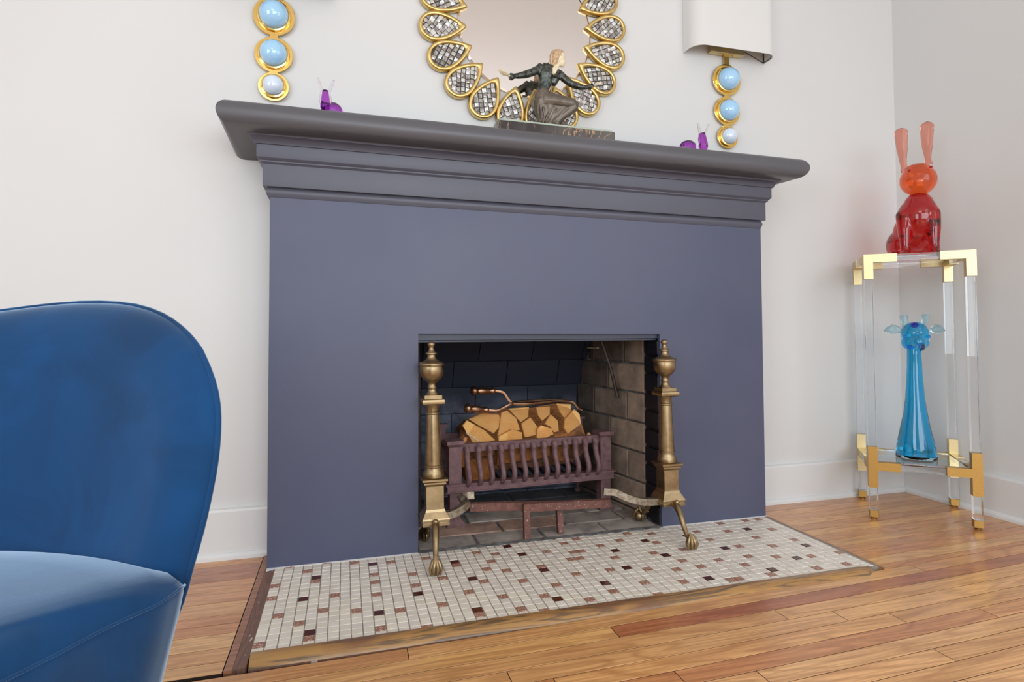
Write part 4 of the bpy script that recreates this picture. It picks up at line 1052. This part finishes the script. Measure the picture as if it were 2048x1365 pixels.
def hand(wa, wb, ha, hb, dy, up):
    g = G(); w_, h_ = F(wa, wb, dy), F(ha, hb, dy); d = (h_ - w_); L_ = d.length; dn = d.normalized()
    side = Vector((0, 1, 0)); nrm = dn.cross(side).normalized()
    g.tube([w_ - dn * 0.004, w_, w_ + d * 0.30, w_ + d * 0.5], [0.0042, 0.0044, 0.0062, 0.0058], 10, (0.6, 1.25), up=tuple(nrm))
    for i, ln in enumerate((0.92, 1.05, 1.0, 0.85)):
        o_ = side * (i - 1.5) * 0.0042 + nrm * (i - 1.5) * 0.0016; b0 = w_ + d * 0.42 + o_
        g.tube([b0, b0 + d * ln * 0.32 + nrm * 0.001 * up, b0 + d * ln * 0.58 + nrm * 0.004 * up], [0.0026, 0.0024, 0.0017], 8)
    b0 = w_ + d * 0.15 - side * 0.004
    g.tube([b0, b0 + d * 0.22 - side * 0.005 + nrm * 0.002 * up, b0 + d * 0.45 - side * 0.006 + nrm * 0.004 * up], [0.0026, 0.0023, 0.0014], 8)
    g.obj('hand', 'ivory', st, True)
hand(300, 515, 165, 468, -0.022, -1); hand(1320, 530, 1435, 462, -0.028, 1)

# ------------------------------------------------------------------ acrylic side table
FLp, FRp, BRp, BLp = Vector((2.0845, -0.1218)), Vector((2.3259, -0.3174)), Vector((2.508, -0.104)), Vector((2.268, 0.086))
ta = math.atan2(FRp.y - FLp.y, FRp.x - FLp.x); Wt = 0.311; Dt = 0.282
tc = (FLp + FRp + BRp + BLp) / 4
tb = thing('acrylic_table', 'tall clear acrylic side table with gold corner brackets standing in the room corner', 'table', (tc.x, tc.y, FZ), ta)
h = 0.0135; HT = 0.970
cs = [(-Wt / 2, -Dt / 2), (Wt / 2, -Dt / 2), (Wt / 2, Dt / 2), (-Wt / 2, Dt / 2)]
for x, y in cs:
    g = G(); g.cbox(x - h, x + h, y - h, y + h, 0.034, HT - 0.027, 0.001); g.obj('leg', 'clear_acrylic', tb)
    g = G(); g.cbox(x - h - .0008, x + h + .0008, y - h - .0008, y + h + .0008, 0.008, 0.0335, 0.001); g.lathe([(0.0105, 0.0), (0.0115, 0.002), (0.0115, 0.004), (0.006, 0.005), (0.006, 0.009)], x, y, 20); g.obj('foot_cap', 'satin_bronze', tb)
def bars(z0, z1, nm, e_):
    for k in range(4):
        (x0, y0), (x1, y1) = cs[k], cs[(k + 1) % 4]; g = G()
        if k % 2 == 0: g.cbox(min(x0, x1) + h + e_, max(x0, x1) - h - e_, y0 - h, y0 + h, z0, z1, 0.001)
        else: g.cbox(x0 - h, x0 + h, min(y0, y1) + h + e_, max(y0, y1) - h - e_, z0, z1, 0.001)
        g.obj(nm, 'clear_acrylic', tb)
bars(HT - 0.027, HT, 'top_bar', 0.001); bars(0.180, 0.207, 'lower_bar', 0.001)
q = h + 0.0015
for x, y in cs:
    sx, sy = (1 if x < 0 else -1), (1 if y < 0 else -1)
    for nm, z0, z1, za, zb, ln in (('corner_bracket', HT - 0.0285, HT + 0.0015, HT - 0.090, HT - 0.0285, 0.075), ('tee_bracket', 0.1785, 0.2085, 0.116, 0.264, 0.072)):
        g = G(); g.box(x - q, x + q, y - q, y + q, za, max(zb, z1) if nm == 'tee_bracket' else z1)
        xa, xb = sorted((x + sx * q, x + sx * (q + ln))); g.box(xa, xb, y - q, y + q, z0, z1)
        ya, yb = sorted((y + sy * q, y + sy * (q + ln))); g.box(x - q, x + q, ya, yb, z0, z1)
        g.obj(nm, 'brushed_brass' if nm == 'corner_bracket' or y > 0 else 'satin_bronze', tb)
for z, nm in ((HT - 0.012, 'top_plate'), (0.199, 'shelf_plate')):
    g = G(); g.cbox(-Wt / 2 + q + 0.001, Wt / 2 - q - 0.001, -Dt / 2 + q + 0.001, Dt / 2 - q - 0.001, z, z + 0.007, 0.001); g.obj(nm, 'shelf_glass', tb)

# ------------------------------------------------------------------ glass animals (local x = to the right as seen from the room, y = away)
va = math.atan2(1.761, 2.085) - PI / 2
rab = thing('glass_rabbit', 'red glass rabbit sculpture sitting on top of the acrylic table', 'sculpture', (2.283, -0.125, HT - 0.005 + FZ), va)
kx, kz = 0.000413, 0.000508
def RP(a, b, y): return ((a - 590) * kx + 0.028, y, (1162 - b) * kz)
def rell(g, a, b, y, ra, rb_, ry): g.ell(RP(a, b, y), (ra * kx, ry, rb_ * kz), 20, 14)
def rtube(g, P, R_, n=16, sc=(1, 1)): g.tube([RP(*p) for p in P], [r * kx for r in R_], n, sc)
g = G()
rell(g, 605, 860, 0.0, 158, 165, 0.066); rell(g, 610, 770, -0.004, 120, 95, 0.050); rtube(g, [(612, 690, 0), (610, 740, 0)], [75, 98])
rell(g, 575, 960, 0.030, 175, 150, 0.075)
rell(g, 470, 1050, 0.060, 130, 125, 0.075); rell(g, 690, 1060, 0.060, 80, 105, 0.06); rell(g, 540, 1060, 0.085, 170, 110, 0.075)
rtube(g, [(530, 780, -0.005), (505, 850, -0.026), (500, 960, -0.040), (500, 1080, -0.045), (500, 1152, -0.047)], [60, 78, 60, 42, 46])
rtube(g, [(680, 780, -0.005), (700, 850, -0.026), (715, 960, -0.040), (718, 1080, -0.045), (720, 1152, -0.047)], [60, 76, 58, 40, 44])
rell(g, 500, 1140, -0.052, 48, 24, 0.026); rell(g, 722, 1140, -0.052, 44, 24, 0.026); rell(g, 410, 1135, 0.0, 70, 28, 0.03)
g.obj('body', 'red_glass', rab, remesh=0.0045, sm=6)
g = G(); rell(g, 612, 585, -0.004, 150, 118, 0.058); rell(g, 608, 530, 0.0, 125, 75, 0.050); rell(g, 620, 610, -0.030, 70, 60, 0.035)
g.obj('head', 'lit_red_glass', rab, remesh=0.004, sm=5)
for P in ([(515, 505, 0.005), (503, 440, 0.006), (497, 360, 0.008), (492, 270, 0.010), (490, 200, 0.012), (492, 162, 0.013)], [(692, 470, 0.005), (690, 420, 0.006), (688, 350, 0.008), (688, 260, 0.010), (690, 190, 0.012), (692, 145, 0.013)]):
    g = G(); sp_ = spline([RP(*p) for p in P], 5); n = len(sp_)
    R_ = []
    for i in range(n):
        t_ = i / (n - 1); r = 34 - 8 * math.sin(PI * min(1, t_ * 2.2)) * (t_ < 0.45) + 20 * max(0, (t_ - 0.2)) / 0.6 if t_ < 0.8 else 54 * math.sqrt(max(0.02, 1 - ((t_ - 0.8) / 0.2) ** 2))
        R_.append(r * kx)
    g.tube(sp_, R_, 16, (0.42, 1.0), up=(0, 1, 0)); g.obj('ear', 'pink_red_glass', rab, True)
for a, b in ((708, 515), (545, 520)):
    g = G(); g.ell(RP(a, b, -0.046), (0.006, 0.005, 0.005)); g.obj('eye', 'red_glass', rab, True)

gir = thing('glass_giraffe', 'blue glass giraffe bust standing on the lower shelf of the acrylic table', 'sculpture', (2.305, -0.118, 0.206 + FZ), va)
jx, jz = 0.000590, 0.000728
def JP(a, b, y): return ((a - 388) * jx, y, (952 - b) * jz)
g = G()
prof = [(936, 388, 111), (930, 388, 113), (915, 388, 111), (880, 388, 106), (830, 387, 92), (780, 387, 80), (730, 389, 68), (690, 389, 61), (640, 389, 54), (590, 389, 50), (540, 389, 46), (480, 390, 42), (420, 390, 40), (385, 391, 40), (360, 392, 38)]
rings = []
for b, a, hw in prof:
    r = hw * jx; c = JP(a, b, 0)
    rings.append([(c[0] + r * math.cos(2 * PI * i / 32), r * 0.85 * math.sin(2 * PI * i / 32), max(c[2], 0.0)) for i in range(32)])
g.loft(rings); g.obj('neck', 'blue_glass', gir, True, 60)
g = G(); g.lathe([(108 * jx, 0.0), (113 * jx, 0.002), (114 * jx, 0.0112), (110 * jx, 0.0114)], 0, 0, 32, sy=0.85); g.obj('clear_base', 'pale_blue_glass', gir, True, 50)
g = G()
def jell(a, b, y, ra, rb_, ry): g.ell(JP(a, b, y), (ra * jx, ry, rb_ * jz), 18, 12)
jell(398, 310, 0.0, 80, 64, 0.040); jell(398, 285, 0.0, 68, 42, 0.036); jell(365, 350, -0.010, 46, 40, 0.034); jell(435, 350, -0.010, 42, 36, 0.034)
jell(425, 372, -0.045, 28, 24, 0.030); jell(415, 345, -0.030, 46, 36, 0.035)
g.obj('head', 'blue_glass', gir, remesh=0.0035, sm=4)
for a0, b0, a1, b1 in ((346, 275, 338, 208), (446, 275, 456, 204)):
    g = G(); g.tube([JP(a0, b0, 0.004), JP((a0 + a1) / 2, (b0 + b1) / 2, 0.004), JP(a1, b1 + 6, 0.004), JP(a1, b1, 0.004)], [0.0105, 0.0115, 0.0138, 0.0115], 14); g.obj('horn', 'pale_blue_glass', gir, True, 60)
for sgn, bx, tx in ((-1, 325, 228), (1, 475, 556)):
    g = G(); pts = [JP(bx + (tx - bx) * t_, 290 - 8 * math.sin(PI * t_), 0.006) for t_ in (0, 0.15, 0.35, 0.55, 0.75, 0.9, 1.0)]
    g.tube(pts, [0.006, 0.011, 0.0175, 0.0185, 0.0135, 0.006, 0.001], 14, (1.0, 0.4), up=(0, 0, 1)); g.obj('ear', 'pale_blue_glass', gir, True)
for a in (345, 470):
    g = G(); g.ell(JP(a, 320, -0.030 if a < 400 else -0.026), (0.0065, 0.005, 0.006)); g.obj('eye', 'blue_glass', gir, True)
g = G(); g.ell(JP(396, 262, -0.012), (0.013, 0.012, 0.011)); g.obj('brow_knob', 'purple_glass', gir, True)

# ------------------------------------------------------------------ velvet chair
ccx, ccy, cr = -0.304, -1.482, 0.475
ch = thing('velvet_chair', 'blue velvet tub chair with rounded back, left of the fireplace', 'chair', (ccx, ccy, FZ))
A0 = math.radians(40.6); A1 = math.radians(150.0)
LARC = cr * (A1 - A0)
RIGHT = [(0.150, 0.10), (0.108, 0.20), (0.065, 0.306), (0.042, 0.365), (0.026, 0.404), (0.018, 0.442), (0.011, 0.479), (0.007, 0.527), (0.008, 0.559), (0.014, 0.592), (0.025, 0.619), (0.042, 0.644), (0.064, 0.670)]
TOP = [(0.064, 0.670), (0.088, 0.689), (0.118, 0.707), (0.149, 0.7195), (0.185, 0.7275), (0.231, 0.730), (0.278, 0.727), (0.332, 0.719), (0.390, 0.709)]
mid = (LARC / 2, 0.704)
rs_ = [tuple(p)[:2] for p in spline([(a, b, 0) for a, b in RIGHT], 6)]
ts_ = [tuple(p)[:2] for p in spline([(a, b, 0) for a, b in TOP + [mid] + [(LARC - a, b) for a, b in TOP[::-1]]], 6)]
def along(poly, t):
    d = [0]
    for a, b in zip(poly, poly[1:]): d.append(d[-1] + math.hypot(b[0] - a[0], b[1] - a[1]))
    q = t * d[-1]
    for k in range(len(poly) - 1):
        if q <= d[k + 1] or k == len(poly) - 2:
            f = (q - d[k]) / max(1e-9, d[k + 1] - d[k]); return (poly[k][0] + (poly[k + 1][0] - poly[k][0]) * f, poly[k][1] + (poly[k + 1][1] - poly[k][1]) * f)
NU, NV = 90, 60
def rad_of(z): return cr + 0.014 + 0.05 * max(0, (z - 0.43) / 0.3) - 0.12 * max(0, 0.43 - z)
def sz_of(u, v):
    rx, rz = along(rs_, v); tx, tz = along(ts_, u)
    L_ = (rx, rz); R_ = (LARC - rx, rz); Bx = 0.150 + (LARC - 0.30) * u
    # Coons patch: u runs from the right free edge to the left one, v from bottom to top
    s_ = (1 - u) * L_[0] + u * R_[0] + (1 - v) * Bx + v * tx - ((1 - u) * (1 - v) * 0.150 + u * (1 - v) * (LARC - 0.150) + (1 - u) * v * 0.064 + u * v * (LARC - 0.064))
    z_ = L_[1] + (1 - v) * 0.10 + v * tz - ((1 - v) * 0.10 + v * 0.670)
    return s_, z_
bound = [sz_of(0, i / 60) for i in range(61)] + [sz_of(i / 60, 1) for i in range(1, 61)] + [sz_of(1, 1 - i / 60) for i in range(1, 61)]
def shell_pt(u, v, side):
    s_, z = sz_of(u, v); a = A0 + s_ / cr
    d = 0.0
    if 1e-6 < u < 1 - 1e-6 and v < 1 - 1e-6:
        d = 9.0
        for p, q in zip(bound, bound[1:]):
            ex, ez = q[0] - p[0], q[1] - p[1]; L2 = ex * ex + ez * ez + 1e-12
            f = min(1, max(0, ((s_ - p[0]) * ex + (z - p[1]) * ez) / L2))
            d = min(d, math.hypot(s_ - p[0] - ex * f, z - p[1] - ez * f))
    def puff(d, r): return 1.0 if d >= r else math.sqrt(max(0, 1 - (1 - d / r) ** 2))
    r = rad_of(z)
    if side == 'in': r -= 0.030 * puff(d, 0.055) + 0.006 * puff(d, 0.15)
    elif side == 'out': r += 0.050 * (1 - (1 - min(1, d / 0.24)) ** 2)
    return (math.cos(a) * r, math.sin(a) * r, z - FZ)
def uvals(n): return [0.5 - 0.5 * math.cos(PI * i / n) for i in range(n + 1)]
def shell_side(side):
    g = G(); U_ = uvals(NU); V_ = [math.sin(PI / 2 * i / NV) for i in range(NV + 1)]
    vs = [shell_pt(u, v, side) for v in V_ for u in U_]; n = NU + 1; fs = []
    for j in range(NV):
        for i in range(NU): fs.append((j * n + i, j * n + i + 1, (j + 1) * n + i + 1, (j + 1) * n + i))
    g.add(vs, fs); return g
shell_side('in').obj('backrest', 'blue_velvet', ch, True)
shell_side('out').obj('back_cover', 'blue_velvet', ch, True)
# piping where the two meet
P = [shell_pt(0.0, v / 40, 'in') for v in range(41)] + [shell_pt(u, 1.0, 'in') for u in uvals(40)[1:]] + [shell_pt(1.0, 1 - v / 40, 'in') for v in range(1, 41)]
g = G(); g.tube(P, 0.0034, 8); g.obj('piping', 'blue_velvet', ch, True)
# seat: outline from the right joint round the front to the left joint, mirrored about the chair's axis
edge = [(0.0540, -1.174), (0.045, -1.205), (0.034, -1.224), (0.011, -1.252), (-0.0150, -1.295), (-0.040, -1.332), (-0.085, -1.395), (-0.15, -1.465), (-0.24, -1.53), (-0.34, -1.565)]
axd = Vector((math.cos(math.radians(95.3)), math.sin(math.radians(95.3))))
loc = [Vector((x - ccx, y - ccy)) for x, y in edge]
def mirror(p): c = axd * p.dot(axd); return c * 2 - p
front = loc + [mirror(p) for p in loc[::-1]]
back = []
aL = math.atan2(front[-1].y, front[-1].x) % (2 * PI); aR = math.atan2(front[0].y, front[0].x)
for i in range(1, 26):
    a = aL + (aR - aL) * i / 26; back.append(Vector((math.cos(a), math.sin(a))) * (cr + 0.004))
outl = spline([(p.x, p.y, 0) for p in front], 3) + [Vector((p.x, p.y, 0)) for p in back]
SZ = 0.430 - FZ
rings = []
ctr = Vector((0, -0.02, 0))
for s_, z in ((0.80, 0.10), (0.86, 0.16), (0.915, 0.26), (0.965, 0.36), (0.99, 0.405), (0.998, 0.424), (1.0, 0.432), (0.985, 0.440), (0.94, 0.449), (0.85, 0.457), (0.65, 0.464), (0.35, 0.467), (0.02, 0.468)):
    rr_ = []
    for i, p in enumerate(outl):
        q_ = ctr + (p - ctr) * s_
        wob = 0.0
        if z > 0.38 and z < 0.43: wob = 0.0018 * math.sin(i * 2.6)
        back_drop = 0.0
        rr_.append((q_.x * (1 + wob), q_.y * (1 + wob), z - 0.0075 - FZ))
    rings.append(rr_)
g = G(); g.loft(rings); g.obj('seat', 'blue_velvet', ch, True, 70)
g = G(); g.tube([(ctr + (p - ctr) * 1.001) + Vector((0, 0, 0.4248 - FZ)) for p in outl[:52]], 0.0016, 6); g.obj('seat_seam', 'blue_velvet', ch, True)
for a in (35, 150, 235, 310):
    g = G(); x, y = 0.30 * math.cos(math.radians(a)), 0.30 * math.sin(math.radians(a)) - 0.02; g.lathe([(0.012, 0.0), (0.018, 0.10)], x, y, 16); g.obj('leg', 'dark_wood', ch, True, 40)
